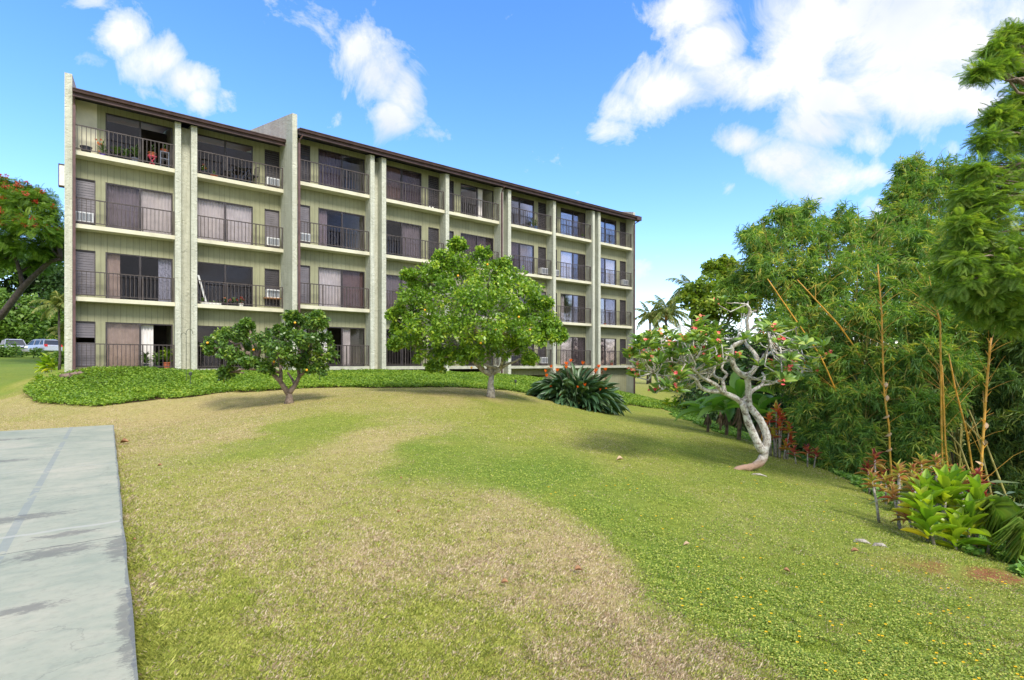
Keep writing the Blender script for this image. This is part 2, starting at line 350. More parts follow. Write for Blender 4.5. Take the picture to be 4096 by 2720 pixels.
edge_pts = np.array([W(2650,1612,33)[:2],W(2800,1692,21.4)[:2],W(3100,1795,15.7)[:2],W(3400,1905,11.8)[:2],W(3700,2065,8.0)[:2],W(3860,2170,6.6)[:2],W(4000,2255,5.7)[:2],W(4150,2310,5.2)[:2],(6.2,2.5),(7.2,-2)])
def right_side(x, y):
    ex = np.interp(y, edge_pts[::-1,1], edge_pts[::-1,0]); return np.asarray(x)-ex      # >0 = beyond the lawn edge
A_, B_ = lawn(GX, GY)
bedm = in_bed(GX, GY).ravel().astype(float); rs = right_side(GX, GY).ravel(); 
rough_ = np.clip((rs-.2)/.6, 0, 1)*(GY.ravel() < 26)*(GY.ravel() > -5)
red = np.exp(-(((GX.ravel()-4.55)/.7)**2+((GY.ravel()-5.05)/.25)**2))
def ground_mat():
    m, nt, nd, lk = newmat('lawn_soil'); p = nd.new('ShaderNodeBsdfPrincipled'); p.inputs['Roughness'].default_value = .95; p.inputs['Specular IOR Level'].default_value = .1
    def at(n): a = nd.new('ShaderNodeAttribute'); a.attribute_name = n; return a.outputs['Fac']
    n1 = noise(nt, 9, 8, rough=.7); n2 = noise(nt, 60, 6, rough=.7); n3 = noise(nt, .35, 5)
    f = math_(nt, 'ADD', math_(nt, 'MULTIPLY', n1.outputs[0], .5), math_(nt, 'MULTIPLY', n2.outputs[0], .5))
    g = ramp(nd, [(.3, (.12,.13,.02)), (.5, (.27,.28,.045)), (.7, (.40,.39,.08))]); lk.new(f, g.inputs[0])
    s = ramp(nd, [(.3, (.22,.16,.07)), (.5, (.42,.32,.16)), (.7, (.58,.46,.26))]); lk.new(f, s.inputs[0])
    c = ramp(nd, [(.3, (.06,.10,.014)), (.5, (.14,.21,.03)), (.7, (.24,.32,.06))]); lk.new(f, c.inputs[0])
    x = mixc(nt, at('straw'), g.outputs[0], s.outputs[0]); x = mixc(nt, at('clover'), x, c.outputs[0])
    soil = ramp(nd, [(.35, (.035,.022,.014)), (.65, (.10,.06,.035))]); lk.new(f, soil.inputs[0])
    x = mixc(nt, at('soil'), x, soil.outputs[0])
    rd = ramp(nd, [(.35, (.17,.05,.025)), (.65, (.36,.13,.075))]); lk.new(f, rd.inputs[0])
    x = mixc(nt, at('red'), x, rd.outputs[0])
    lk.new(x, p.inputs['Base Color'])
    b = nd.new('ShaderNodeBump'); b.inputs['Strength'].default_value = .6; b.inputs['Distance'].default_value = .04
    lk.new(f, b.inputs['Height']); lk.new(b.outputs[0], p.inputs['Normal']); out(nt, p.outputs[0]); return m
nx, ny = len(gx), len(gy)
ii = (np.arange(ny-1)[:,None]*nx+np.arange(nx-1)[None]).ravel()
terr = np_mesh('ground', np.stack([GX.ravel(), GY.ravel(), GZ.ravel()], 1), np.stack([ii, ii+1, ii+nx+1, ii+nx], 1), ground_mat(), smooth=True,
    attrs={'straw': A_*.8*(1-bedm), 'clover': np.clip(B_, 0, 1), 'soil': np.clip(bedm+rough_, 0, 1), 'red': np.clip(red*1.2*(fbm(GX.ravel()*4, GY.ravel()*4, 3) > .42), 0, .85)})
tag(terr, kind='structure')

# concrete deck, aligned with the building
def deck_mat():
    m, nt, nd, lk = newmat('painted_concrete'); p = nd.new('ShaderNodeBsdfPrincipled'); p.inputs['Roughness'].default_value = .8
    tc = nd.new('ShaderNodeTexCoord'); sx = nd.new('ShaderNodeSeparateXYZ'); lk.new(tc.outputs['Object'], sx.inputs[0]); X, Y = sx.outputs[0], sx.outputs[1]
    n1 = noise(nt, .8, 7, mapping(nt, (.9,1.1,1)), .6, .6); n2 = noise(nt, 14, 8, rough=.7); n4 = noise(nt, 3.4, 8, mapping(nt, (.8, 1.3, 1)), .68, .5)
    base = ramp(nd, [(.36, (.24,.275,.215)), (.5, (.33,.345,.265)), (.64, (.43,.41,.315))]); lk.new(math_(nt, 'ADD', math_(nt, 'MULTIPLY', n1.outputs[0], .6), math_(nt, 'MULTIPLY', n4.outputs[0], .4)), base.inputs[0])
    sp = ramp(nd, [(.32, (.72,.72,.74)), (.5, (1,1,1))]); lk.new(n2.outputs[0], sp.inputs[0])
    c = mixc(nt, .5, base.outputs[0], sp.outputs[0], 'MULTIPLY')
    def near(v, c0, w): return math_(nt, 'LESS_THAN', math_(nt, 'ABSOLUTE', math_(nt, 'SUBTRACT', v, c0)), w)
    wob = math_(nt, 'MULTIPLY', math_(nt, 'SUBTRACT', noise(nt, 2.5, 5).outputs[0], .5), .12)
    Yw = math_(nt, 'ADD', Y, wob)
    ln = near(X, -.79, .035); fade = noise(nt, 3, 4); ln = math_(nt, 'MULTIPLY', ln, math_(nt, 'GREATER_THAN', fade.outputs[0], .42))
    c = mixc(nt, math_(nt, 'MULTIPLY', ln, .55), c, (.22,.25,.25))
    for y0, w, col, k in ((-10.45,.006,(.05,.05,.05),.9),(-6.2,.012,(.42,.41,.37),.7),(-9.9,.03,(.45,.44,.39),.6),(-3.2,.015,(.28,.27,.25),.6),(-8.0,.006,(.2,.2,.2),.5)):
        c = mixc(nt, math_(nt, 'MULTIPLY', near(Yw, y0, w), k), c, col)
    # worn dark stains with ragged edges: (x, y, rx, ry)
    st = None; rag = noise(nt, 9, 9, mapping(nt, (1, 1.9, 1)), .82, .2); big = noise(nt, 2.2, 4)
    for x0, y0, rx, ry in ((-.45,-10.62,.40,.20),(-.40,-10.10,.30,.12),(-1.5,-10.9,.55,.12),(-2.3,-1.9,1.5,.24),(-3.6,-3.0,.8,.30),(-3.0,-6.9,.6,.3),(-.05,-10.8,.12,.5),(-5,-2,1.4,.3),(-.02,-12.4,.08,.8),(-.9,-9.2,.7,.2),(-1.6,-5.0,.8,.2),(-.5,-11.8,.25,.1)):
        dx = math_(nt, 'DIVIDE', math_(nt, 'SUBTRACT', X, x0), rx); dy = math_(nt, 'DIVIDE', math_(nt, 'SUBTRACT', Y, y0), ry)
        d = math_(nt, 'ADD', math_(nt, 'MULTIPLY', dx, dx), math_(nt, 'MULTIPLY', dy, dy)); v = math_(nt, 'EXPONENT', math_(nt, 'MULTIPLY', d, -.9))
        st = v if st is None else math_(nt, 'MAXIMUM', st, v)
    tot = math_(nt, 'ADD', math_(nt, 'MULTIPLY', st, .36), math_(nt, 'MULTIPLY', rag.outputs[0], 1.0))
    sr = ramp(nd, [(.70, (0,0,0)), (.80, (1,1,1))]); lk.new(tot, sr.inputs[0])
    c = mixc(nt, math_(nt, 'MULTIPLY', sr.outputs[0], .62), c, (.11,.105,.10))
    pit = noise(nt, 45, 4, rough=.8); pr = ramp(nd, [(.66, (0,0,0)), (.72, (1,1,1))]); lk.new(pit.outputs[0], pr.inputs[0])
    c = mixc(nt, math_(nt, 'MULTIPLY', pr.outputs[0], .5), c, (.12,.12,.11))
    eg = math_(nt, 'GREATER_THAN', math_(nt, 'ADD', X, math_(nt, 'MULTIPLY', math_(nt, 'SUBTRACT', noise(nt, 7, 6, rough=.75).outputs[0], .5), .10)), -.018)
    c = mixc(nt, math_(nt, 'MULTIPLY', eg, .6), c, (.11,.12,.13))
    cells = nd.new('ShaderNodeTexVoronoi'); cells.feature = 'DISTANCE_TO_EDGE'; cells.inputs['Scale'].default_value = .32; wv = nd.new('ShaderNodeVectorMath'); wv.operation = 'ADD'; lk.new(tc.outputs['Object'], wv.inputs[0]); lk.new(noise(nt, 2.2, 6).outputs['Color'], wv.inputs[1]); lk.new(wv.outputs[0], cells.inputs['Vector'])
    ck = math_(nt, 'LESS_THAN', cells.outputs['Distance'], .0025); c = mixc(nt, math_(nt, 'MULTIPLY', ck, .22), c, (.08,.08,.08))
    lk.new(c, p.inputs['Base Color'])
    b = nd.new('ShaderNodeBump'); b.inputs['Strength'].default_value = .25; b.inputs['Distance'].default_value = .01
    lk.new(n2.outputs[0], b.inputs['Height']); lk.new(b.outputs[0], p.inputs['Normal']); out(nt, p.outputs[0]); return m
dk = MB(); n = 60                                                          # slightly uneven long edge, thickness .14
xs = [0.0]; 
L_ = 24.0
edge = [(0+.004*math.sin(k*1.7)+.003*random.uniform(-1,1), -L_*k/n) for k in range(n+1)]
vt = [(x, y, 0) for x, y in edge]+[(-18, y, 0) for x, y in edge]+[(x+.004, y, -.14) for x, y in edge]
fs = [(k, n+1+k, n+2+k, k+1) for k in range(n)]+[(2*(n+1)+k, k, k+1, 2*(n+1)+k+1) for k in range(n)]
vt += [(-18, 0, -.14)]; fs += [(2*(n+1), len(vt)-1, n+1, 0)]
dk.add(vt, fs)
dko = dk.build('paved_deck', deck_mat(), None, (*[float(c) for c in (FX*DECK_S-FY*(DR+DECK_T), FY*DECK_S+FX*(DR+DECK_T))], DECK_Z), math.atan2(FY, FX))
tag(dko, kind='structure')

# ------------------------------------------------------------------ apartment building
RZ = math.atan2(FY, FX)
BLD = empty('apartment_building', BW(0, 0, 0), RZ, 'long four-storey olive apartment building with pale stucco fins, balconies and brown roof edge', 'building')
LT, LZ = 1.46, -.10
PITCH = .26
bays = [(-1.12,2.36,'A'),(3.20,6.90,'B'),(7.20,10.74,'A'),(11.60,15.19,'B'),(15.42,19.03,'A'),(19.85,23.36,'B'),(23.59,27.07,'A'),(27.88,31.44,'B')]
def off(b): return (LT, LZ) if b < 2 else (0, 0)
TW = .56
EAVE = 11.12
# curtains behind each pair of door leaves: floors 0..3 ; (leaf L, leaf R)  codes: w t d b curtain, wl/wr.. = only left/right half, n none ; upper case S = screened leaf
CUR = {0: [('t','wl'),('tl','br'),('d','w'),('n','n')], 1: [('n','n'),('n','n'),('w','w'),('n','n')],
       2: [('wl','wl'),('w','tS'),('wlS','n'),('dS','n')], 3: [('n','n'),('d','wS'),('n','d'),('tS','dS')],
       4: [('n','d'),('w','d'),('dS','dS'),('n','wl')], 5: [('d','n'),('w','n'),('dS','d'),('n','n')],
       6: [('w','dS'),('wl','nS'),('w','nS'),('n','nS')], 7: [('dS','w'),('n','dS'),('dS','w'),('n','n')]}
def curtain(x0, x1, y, z0, z1, amp=.035, pitch=.13, gather=0):
    n = max(6, int((x1-x0)/.03)); vs = []; fs = []
    for j, z in enumerate((z0, (z0+z1)/2, z1)):
        for i in range(n+1):
            u = i/n; x = x0+(x1-x0)*u
            if gather and j < 2: x = x0+(x1-x0)*(u*(1-.25*gather)+(.0 if gather > 0 else 0))-gather*.10*(1-j*.5)
            vs.append((x, y+amp*math.sin(2*math.pi*(x-x0)/pitch+.7*math.sin(x*9)), z))
    for j in range(2):
        for i in range(n): a = j*(n+1)+i; fs.append((a, a+1, a+n+2, a+n+1))
    return MB().add(vs, fs)
for b, (s0, s1, ty) in enumerate(bays):
    lt, lz = off(b)
    wall = MB(); w0, w1 = lt+TW, lt+TW+.12
    if ty == 'A': jal = (s0+.03, s0+.72); door = (s1-2.43, s1-.03)
    else: jal = (s1-.74, s1-.05); door = (s0+.03, s0+2.43)
    for k in range(4):
        z = k*H+lz
        top = z+H-.16 if k < 3 else EAVE+lz-.26+PITCH*(TW+.4)
        cols = sorted([jal, door]); DT = z+2.0
        wall.box(s0, s1, w0, w1, DT, top)
        edges = [s0, cols[0][0], cols[0][1], cols[1][0], cols[1][1], s1]
        for a, c in ((0,1),(2,3),(4,5)):
            if edges[c]-edges[a] > .005: wall.box(edges[a], edges[c], w0, w1, z, DT)
        wall.box(jal[0], jal[1], w0, w1, z, z+.12)
    wall.build('siding_wall', M['siding'], BLD)
    for k in range(4):
        z = k*H+lz
        # slab with drip edge
        sl = MB()
        if k == 0 and b < 2: sl.box(s0-.0, s1, lt, lt+9.4, z-.62, z)
        else:
            sl.box(s0, s1, lt+.003, lt+9.4, z-.17, z)
        sl.build('balcony_slab', M['slab'] if not (k == 0) else M['base'], BLD)
        # railing
        r = MB(); y = lt+.07
        r.box(s0+.01, s1-.01, y-.022, y+.022, z+1.03, z+1.07); r.box(s0+.01, s1-.01, y-.018, y+.018, z+.09, z+.12)
        nb = 24
        for i in range(1, nb):
            x = s0+(s1-s0)*i/nb; 
            if i in (8, 16): r.box(x-.024, x+.024, y-.02, y+.02, z+.001, z+1.03)
            else: r.box(x-.011, x+.011, y-.011, y+.011, z+.12, z+1.03)
        for x in (s0+.035, s1-.035): r.box(x-.022, x+.022, y-.02, y+.02, z+.001, z+1.03)
        r.build('railing', M['rail'], BLD)
        # sliding door
        d0, d1 = door; mid = (d0+d1)/2; DT = z+2.0; fr = MB(); y0, y1 = w0+.015, w0+.09
        fr.box(d0, d1, y0, y1, DT-.05, DT-.001); fr.box(d0, d1, y0, y1, z+.001, z+.05)
        fr.box(d0, d0+.05, y0, y1, z+.05, DT-.05); fr.box(d1-.05, d1, y0, y1, z+.05, DT-.05); fr.box(mid-.035, mid+.035, y0-.01, y1, z+.05, DT-.05)
        dr = fr.build('sliding_door', M['frame'], BLD)
        for q, (a, c) in enumerate(((d0+.05, mid-.035), (mid+.035, d1-.05))):
            code = CUR[b][k][q]; scr = 'S' in code; code = code.replace('S', '')
            openleaf = (b, k, q) in ((0,0,1),(2,0,0),(0,3,1),(4,3,1))
            if not openleaf:
                MB().box(a, c, w0+.04+.02*q, w0+.048+.02*q, z+.05, DT-.05).build('pane', M['screen' if scr else 'glass'], dr)
            if code[0] != 'n':
                mt = {'w':'cw','t':'ct','d':'cd','b':'cb'}[code[0]]; x0, x1 = a-.02, c+.02
                if code.endswith('l') and len(code) > 1: x1 = x0+.42*(c-a)
                if code.endswith('r') and len(code) > 1: x0 = x1-.45*(c-a)
                curtain(x0, x1, w0+.2, z+.03, DT-.02, .03 if code[0] != 't' else .012).build('curtain', M[mt], dr, smooth=True)
        # louvred window, some replaced by a blank panel
        j0, j1 = jal; jf = MB(); jz0 = z+.12
        if (b, k) == (0, 3):
            MB().box(j0, j1+.05, w0-.02, w0+.03, z, z+2.25).build('plain_panel', M['slab'], BLD); continue
        jf.box(j0, j1, y0, y1, DT-.04, DT-.001); jf.box(j0, j1, y0, y1, jz0+.001, jz0+.03); jf.box(j0, j0+.03, y0, y1, jz0+.03, DT-.04); jf.box(j1-.03, j1, y0, y1, jz0+.03, DT-.04)
        jw = jf.build('louvre_window', M['frame'], BLD)
        sl = MB(); ns = 17; hh = (DT-.04-jz0-.03)/ns
        for i in range(ns):
            za = jz0+.03+i*hh
            if (b, k) == (0, 0) and i < 11 and i > 8: continue
            sl.hexa([(j0+.03,w0+.075,za+hh*.98),(j1-.03,w0+.075,za+hh*.98),(j1-.03,w0+.08,za+hh),(j0+.03,w0+.08,za+hh),
                     (j0+.03,w0+.062,za+hh*.05),(j1-.03,w0+.062,za+hh*.05),(j1-.03,w0+.067,za+hh*.03),(j0+.03,w0+.067,za+hh*.03)])
        sl.build('louvre', M['slatd' if k == 3 or (b, k) in ((1,0),(1,1),(3,2),(4,2),(5,2),(6,2),(7,2),(7,1),(7,0),(3,0),(5,0)) else 'slat'], jw)
        if (b, k) in ((0,1),(0,2),(1,2),(2,1),(2,2)): curtain(j0+.02, j1-.02, w0+.2, z+.1, DT-.02, .02).build('curtain', M['ct' if b == 1 else 'cb'] if (b,k) != (0,1) else M['cw'], jw)
# back walls of the rooms
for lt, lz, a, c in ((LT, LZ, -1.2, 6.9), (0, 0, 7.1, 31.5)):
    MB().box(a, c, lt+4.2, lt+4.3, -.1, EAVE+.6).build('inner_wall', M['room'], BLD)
# stucco fins and recess panels
def fin(a, c, lt, ztop, zb, depth=10, mat='stucco', follow=True, f=-.12, name='stucco_fin'):
    y0, y1 = lt+f, lt+depth; z1 = ztop+(PITCH*(depth+.3) if follow else 0)
    MB().hexa([(a,y0,zb),(c,y0,zb),(c,y1,zb),(a,y1,zb),(a,y0,ztop),(c,y0,ztop),(c,y1,z1),(a,y1,z1)]).build(name, M[mat], BLD)
fb = EAVE-.22
fin(-1.36,-1.12,LT,11.72,-1.0); fin(2.36,2.58,LT,fb+LZ,-1.0); fin(2.97,3.20,LT,fb+LZ,-1.0)
fin(6.90,7.12,0,11.93,-1.2,11.46)
for a, c, zb in ((10.74,10.96,-1.2),(11.36,11.60,-1.2),(15.19,15.42,-1.4),(19.03,19.25,-1.6),(19.62,19.85,-1.6),(23.36,23.59,-2.2),(27.07,27.29,-3.0),(27.65,27.88,-3.0)): fin(a, c, 0, fb, zb)
fin(31.44,31.66,0,11.55,-3.8)
for a, c, lt, zb in ((2.58,2.97,LT,-1),(10.96,11.36,0,-1.2),(19.25,19.62,0,-1.8),(27.29,27.65,0,-3)):
    MB().box(a, c, lt+.42, lt+.5, zb, fb+LZ).build('recess_panel', M['stucco'], BLD)
# skirts under the ground floor
for b, zb in ((5,-.62),(6,-1.45),(7,-2.35)):
    s0, s1, _ = bays[b]; MB().box(s0, s1, TW, TW+.1, zb, -.171).build('skirt_wall', M['siding'], BLD)
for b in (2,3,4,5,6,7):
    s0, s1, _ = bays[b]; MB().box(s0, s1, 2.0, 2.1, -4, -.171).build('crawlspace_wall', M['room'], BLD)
# roofs: deck, fascia, gutter, soffit
def roof(a, c, lt, ze):
    y0 = lt-.36; y1 = lt+10
    r = MB().hexa([(a,y0,ze-.05),(c,y0,ze-.05),(c,y1,ze-.05+PITCH*(y1-y0)),(a,y1,ze-.05+PITCH*(y1-y0)),(a,y0,ze),(c,y0,ze),(c,y1,ze+PITCH*(y1-y0)),(a,y1,ze+PITCH*(y1-y0))])
    ro = r.build('roof', M['roof'], BLD)
    MB().box(a, c, y0-.001, y0+.04, ze-.30, ze-.052).build('fascia', M['fascia'], ro)
    g = MB(); g.hexa([(a,y0-.10,ze-.15),(c,y0-.10,ze-.15),(c,y0-.003,ze-.15),(a,y0-.003,ze-.15),(a,y0-.13,ze-.03),(c,y0-.13,ze-.03),(c,y0-.003,ze-.03),(a,y0-.003,ze-.03)])
    g.box(a, c, y0-.145, y0-.128, ze-.05, ze-.015); g.build('gutter', M['fascia'], ro)
    q = -.22
    MB().hexa([(a,y0+.05,ze+q-.03),(c,y0+.05,ze+q-.03),(c,lt+2,ze+q-.03+PITCH*2.3),(a,lt+2,ze+q-.03+PITCH*2.3),(a,y0+.05,ze+q),(c,y0+.05,ze+q),(c,lt+2,ze+q+PITCH*2.3),(a,lt+2,ze+q+PITCH*2.3)]).build('soffit', M['soffit'], ro)
roof(-1.11, 6.89, LT, EAVE+LZ+.05); roof(7.13, 31.43, 0, EAVE+.08)
MB().box(31.43,31.95,-.50,-.10,EAVE-.22,EAVE+.08).build('gutter_end', M['fascia'], BLD)
# downpipes
def pipe(s, lt, zt, zb, goose=None):
    m = MB(); m.box(s-.045, s+.045, lt-.22, lt-.14, zb, zt-.35)
    m.tube([(s,lt-.18,zt-.34),(s,lt-.22,zt-.25),(s+(goose or 0),lt-.42,zt-.05)], .035, 8); m.build('downpipe', M['pipe'], BLD)
pipe(-1.06, LT, EAVE-.3, -.35); pipe(7.19, 0, EAVE-.2, -.4, .1); pipe(19.10, 0, EAVE-.2, -.7); pipe(31.49, 0, EAVE-.2, -2.8, .3)
MB().tube([(-1.06,LT-.18,-.12),(-1.16,LT-.30,-.30),(-1.3,LT-.45,-.34)], .05, 8).build('downpipe_foot', M['pipe'], BLD)
# small boxed light panel on the far end wall
lb = MB().box(-1.54,-1.37,LT+.25,LT+.45,7.30,8.12).build('wall_box', M['white'], BLD)
MB().box(-1.565,-1.541,LT+.23,LT+.47,7.26,8.16).build('frame', M['fascia'], lb); 
MB().box(-1.54,-1.371,LT+.23,LT+.47,8.122,8.16).build('frame', M['fascia'], lb); MB().box(-1.54,-1.371,LT+.23,LT+.47,7.26,7.298).build('frame', M['fascia'], lb)
# air conditioners
ordn = ['first','second','third','fourth','fifth','sixth','seventh','eighth']; fln = ['ground','second','third','top']
for (b, k) in ((0,2),(1,3),(1,2),(1,1),(2,2),(5,2),(6,2),(7,2),(5,0)):
    s0, s1, ty = bays[b]; lt, lz = off(b); x = s0+.36 if ty == 'A' else s1-.40; z = k*H+lz+(.16 if (b,k) != (1,1) else .55)
    e = empty('air_conditioner', BW(x, lt+TW-.28, z), RZ, f'white window air conditioner on the {fln[k]} floor balcony, {ordn[b]} bay from the left', 'air conditioner', 'window air conditioners on the balconies')
    MB().box(-.30,.30,0,.42,0,.40).build('casing', M['acw'], e)
    g = MB(); g.box(-.25,.25,-.012,-.001,.05,.35)
    g.build('grille', M['acg'], e)
    f = MB()
    for i in range(6): f.box(-.25+.1*i-.004, -.25+.1*i+.004, -.02, -.0125, .05, .35)
    f.build('fins', M['acw'], e)
    if (b, k) == (1,1): MB().box(-.4,.36,-.03,.4,-.05,-.002).build('shelf', M['deadleaf'], e)
    else: MB().box(-.25,.25,.02,.28,-.155 if k or b > 1 else -.155,-.002).build('stand', M['frame'], e)
# ------------------------------------------------------------------ foliage materials
M['citrus'] = leafmat('citrus_leaf', [(0.041, 0.091, 0.02), (0.075, 0.157, 0.026), (0.141, 0.255, 0.036), (0.374, 0.462, 0.066)], .35, .25, .5)
M['citrus_l'] = leafmat('lime_citrus_leaf', [(0.067, 0.138, 0.019), (0.134, 0.26, 0.028), (0.25, 0.405, 0.039), (0.576, 0.65, 0.077)], .38, .32, .5)
M['bamboo'] = leafmat('bamboo_leaf', [(0.083, 0.176, 0.047), (0.151, 0.294, 0.072), (0.278, 0.447, 0.084), (0.72, 0.611, 0.142)], .5, .3, .35)
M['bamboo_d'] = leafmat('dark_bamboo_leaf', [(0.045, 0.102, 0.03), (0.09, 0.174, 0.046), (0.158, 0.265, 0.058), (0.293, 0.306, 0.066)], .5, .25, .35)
M['legume'] = leafmat('feathery_leaf', [(.085,.16,.04),(.17,.29,.055),(.28,.42,.075),(.48,.54,.11)], .5, .36, .3)
M['broad'] = leafmat('bright_broad_leaf', [(0.065, 0.132, 0.014), (0.143, 0.24, 0.024), (0.26, 0.36, 0.036), (0.442, 0.456, 0.06)], .45, .3, .4)
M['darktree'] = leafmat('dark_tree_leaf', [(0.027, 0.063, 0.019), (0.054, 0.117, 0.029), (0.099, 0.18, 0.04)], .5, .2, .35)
M['midtree'] = leafmat('mid_tree_leaf', [(0.059, 0.118, 0.022), (0.119, 0.218, 0.033), (0.218, 0.336, 0.053)], .5, .25, .35)
M['poinc'] = leafmat('shower_tree_leaf', [(0.062, 0.134, 0.021), (0.124, 0.234, 0.028), (0.25, 0.368, 0.042)], .5, .3, .35)
M['redfl'] = leafmat('red_blossom', [(0.36, 0.027, 0.02), (0.52, 0.081, 0.04), (0.56, 0.18, 0.1)], .6, .3, .2)
M['frangi'] = leafmat('frangipani_leaf', [(0.095, 0.185, 0.047), (0.169, 0.3, 0.063), (0.275, 0.424, 0.079), (0.464, 0.547, 0.11)], .35, .25, .5)
M['pinkfl'] = leafmat('pink_blossom', [(.7,.05,.10),(.8,.12,.16),(.85,.32,.2),(.85,.5,.25)], .6, .3, .2)
M['strel'] = leafmat('strelitzia_leaf', [(0.029, 0.072, 0.032), (0.048, 0.112, 0.048), (0.08, 0.16, 0.067), (0.16, 0.24, 0.112)], .38, .12, .5)
M['orangefl'] = leafmat('orange_blossom', [(.85,.12,.01),(.9,.22,.02)], .5, .2, .2)
M['beak'] = leafmat('flower_beak', [(.13,.09,.07),(.22,.12,.08)], .5, .1, .3)
M['ti'] = leafmat('ti_leaf', [(0.15, 0.3, 0.022), (0.255, 0.425, 0.028), (0.42, 0.525, 0.044), (0.9, 0.625, 0.055)], .35, .3, .5)
M['croton'] = leafmat('croton_leaf', [(.22,.34,.05),(.50,.50,.09),(.62,.32,.16),(.60,.46,.14),(.55,.12,.10),(.28,.36,.06),(.66,.52,.18)], .4, .25, .4)
M['cordred'] = leafmat('red_cordyline_leaf', [(.14,.03,.045),(.38,.06,.07),(.62,.18,.09),(.26,.24,.06),(.50,.32,.16)], .4, .25, .4)
M['palmleaf'] = leafmat('palm_leaf', [(0.103, 0.161, 0.055), (0.19, 0.274, 0.078), (0.328, 0.386, 0.14), (0.483, 0.402, 0.156)], .5, .25, .4)
M['fanleaf'] = leafmat('fan_palm_leaf', [(0.117, 0.221, 0.036), (0.208, 0.338, 0.06), (0.39, 0.468, 0.12)], .4, .25, .4)
M['banana'] = leafmat('banana_leaf', [(0.078, 0.188, 0.036), (0.13, 0.288, 0.048), (0.247, 0.413, 0.084)], .4, .35, .4)
M['bedleaf'] = leafmat('groundcover_leaf', [(0.079, 0.158, 0.016), (0.158, 0.281, 0.028), (0.252, 0.383, 0.039), (0.394, 0.473, 0.055)], .5, .3, .35)
M['clover'] = leafmat('clover_leaf', [(0.095, 0.156, 0.022), (0.21, 0.304, 0.039), (0.347, 0.423, 0.066), (0.546, 0.534, 0.132)], .5, .25, .3)
M['crotonred'] = leafmat('red_croton_leaf', [(.5,.04,.05),(.6,.2,.05),(.35,.40,.05),(.42,.03,.05),(.62,.5,.08)], .35, .25, .5)
M['wildleaf'] = leafmat('undergrowth_leaf', [(0.081, 0.179, 0.034), (0.162, 0.314, 0.05), (0.27, 0.448, 0.067)], .5, .25, .35)
M['reed'] = leafmat('reed_leaf', [(0.08, 0.135, 0.068), (0.16, 0.225, 0.105), (0.256, 0.315, 0.15)], .5, .25, .35)
M['potleaf'] = leafmat('pot_plant_leaf', [(0.045, 0.098, 0.026), (0.09, 0.168, 0.039), (0.18, 0.28, 0.052)], .45, .2, .4)
M['culm'] = surf('bamboo_culm', (.72,.36,.05), .4, .12, 3, col2=(.46,.30,.05))
M['culm_g'] = surf('green_gold_culm', (.30,.26,.06), .4, .2, 3)
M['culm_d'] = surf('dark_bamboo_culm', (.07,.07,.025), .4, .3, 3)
M['yfl'] = leafmat('yellow_flower', [(.75,.42,.01),(.85,.55,.02)], .6, .2, .2)

def leaves(centers, radii, per, L, Wd, T=T_LEAF, up=.7, outb=.6, droop=.2, shell=.5, rand=.6, jit=.25):
    """leaf cloud: per leaves around every centre, mostly in its outer shell"""
    n = len(centers)*per; c = np.repeat(centers, per, 0); r = np.repeat(np.broadcast_to(radii, (len(centers),)), per)
    d = rsph(n); rr = r*(shell+(1-shell)*rng.random(n)**.5)*(1+.15*rng.normal(size=n))
    pos = c+d*rr[:,None]*np.array([1,1,.85])
    zd = unit(d*outb+np.array([0,0,up])+rng.normal(size=(n,3))*rand)
    yd = unit(d+rng.normal(size=(n,3))*.7+np.array([0,0,-droop]))
    yd = unit(yd-zd*(yd*zd).sum(1)[:,None]*.8)
    s = 1+jit*rng.normal(size=n).clip(-1.8,1.8)
    V, F, q = scatter(T, pos, yd, zd, L*s, Wd*s); cl = np.repeat(np.repeat(rng.random(len(centers)), per), len(T[0]))
    return V, F, np.clip(.55*q+.5*cl-.02, 0, 1)
def subclumps(lobes, k, rf=.30, flat=.85, low=-.6):
    cs = []; rs_ = []
    for c, r in lobes:
        d = rsph(k); d = d[d[:,2] > low]; f = .55+.45*rng.random(len(d))
        cs.append(c+d*(r*f)[:,None]*np.array([1,1,flat])); rs_.append(r*rf*(.7+.6*rng.random(len(d))))
    return np.concatenate(cs), np.concatenate(rs_)
def px_lobes(l, dz=0): 
    o = []
    for q in l:
        px, py, Z, r = q; o.append((W(px, py, Z), r/FPX*Z))
    return o
def wig(a, b, k=5, amp=.08):
    a = np.asarray(a, float); b = np.asarray(b, float); L = np.linalg.norm(b-a); p = []
    for i in range(k):
        t = i/(k-1); q = a+(b-a)*t+np.array([0,0,.10*L*math.sin(math.pi*t)])
        if 0 < i < k-1: q = q+rng.normal(size=3)*amp*L*.5
        p.append(q)
    return p
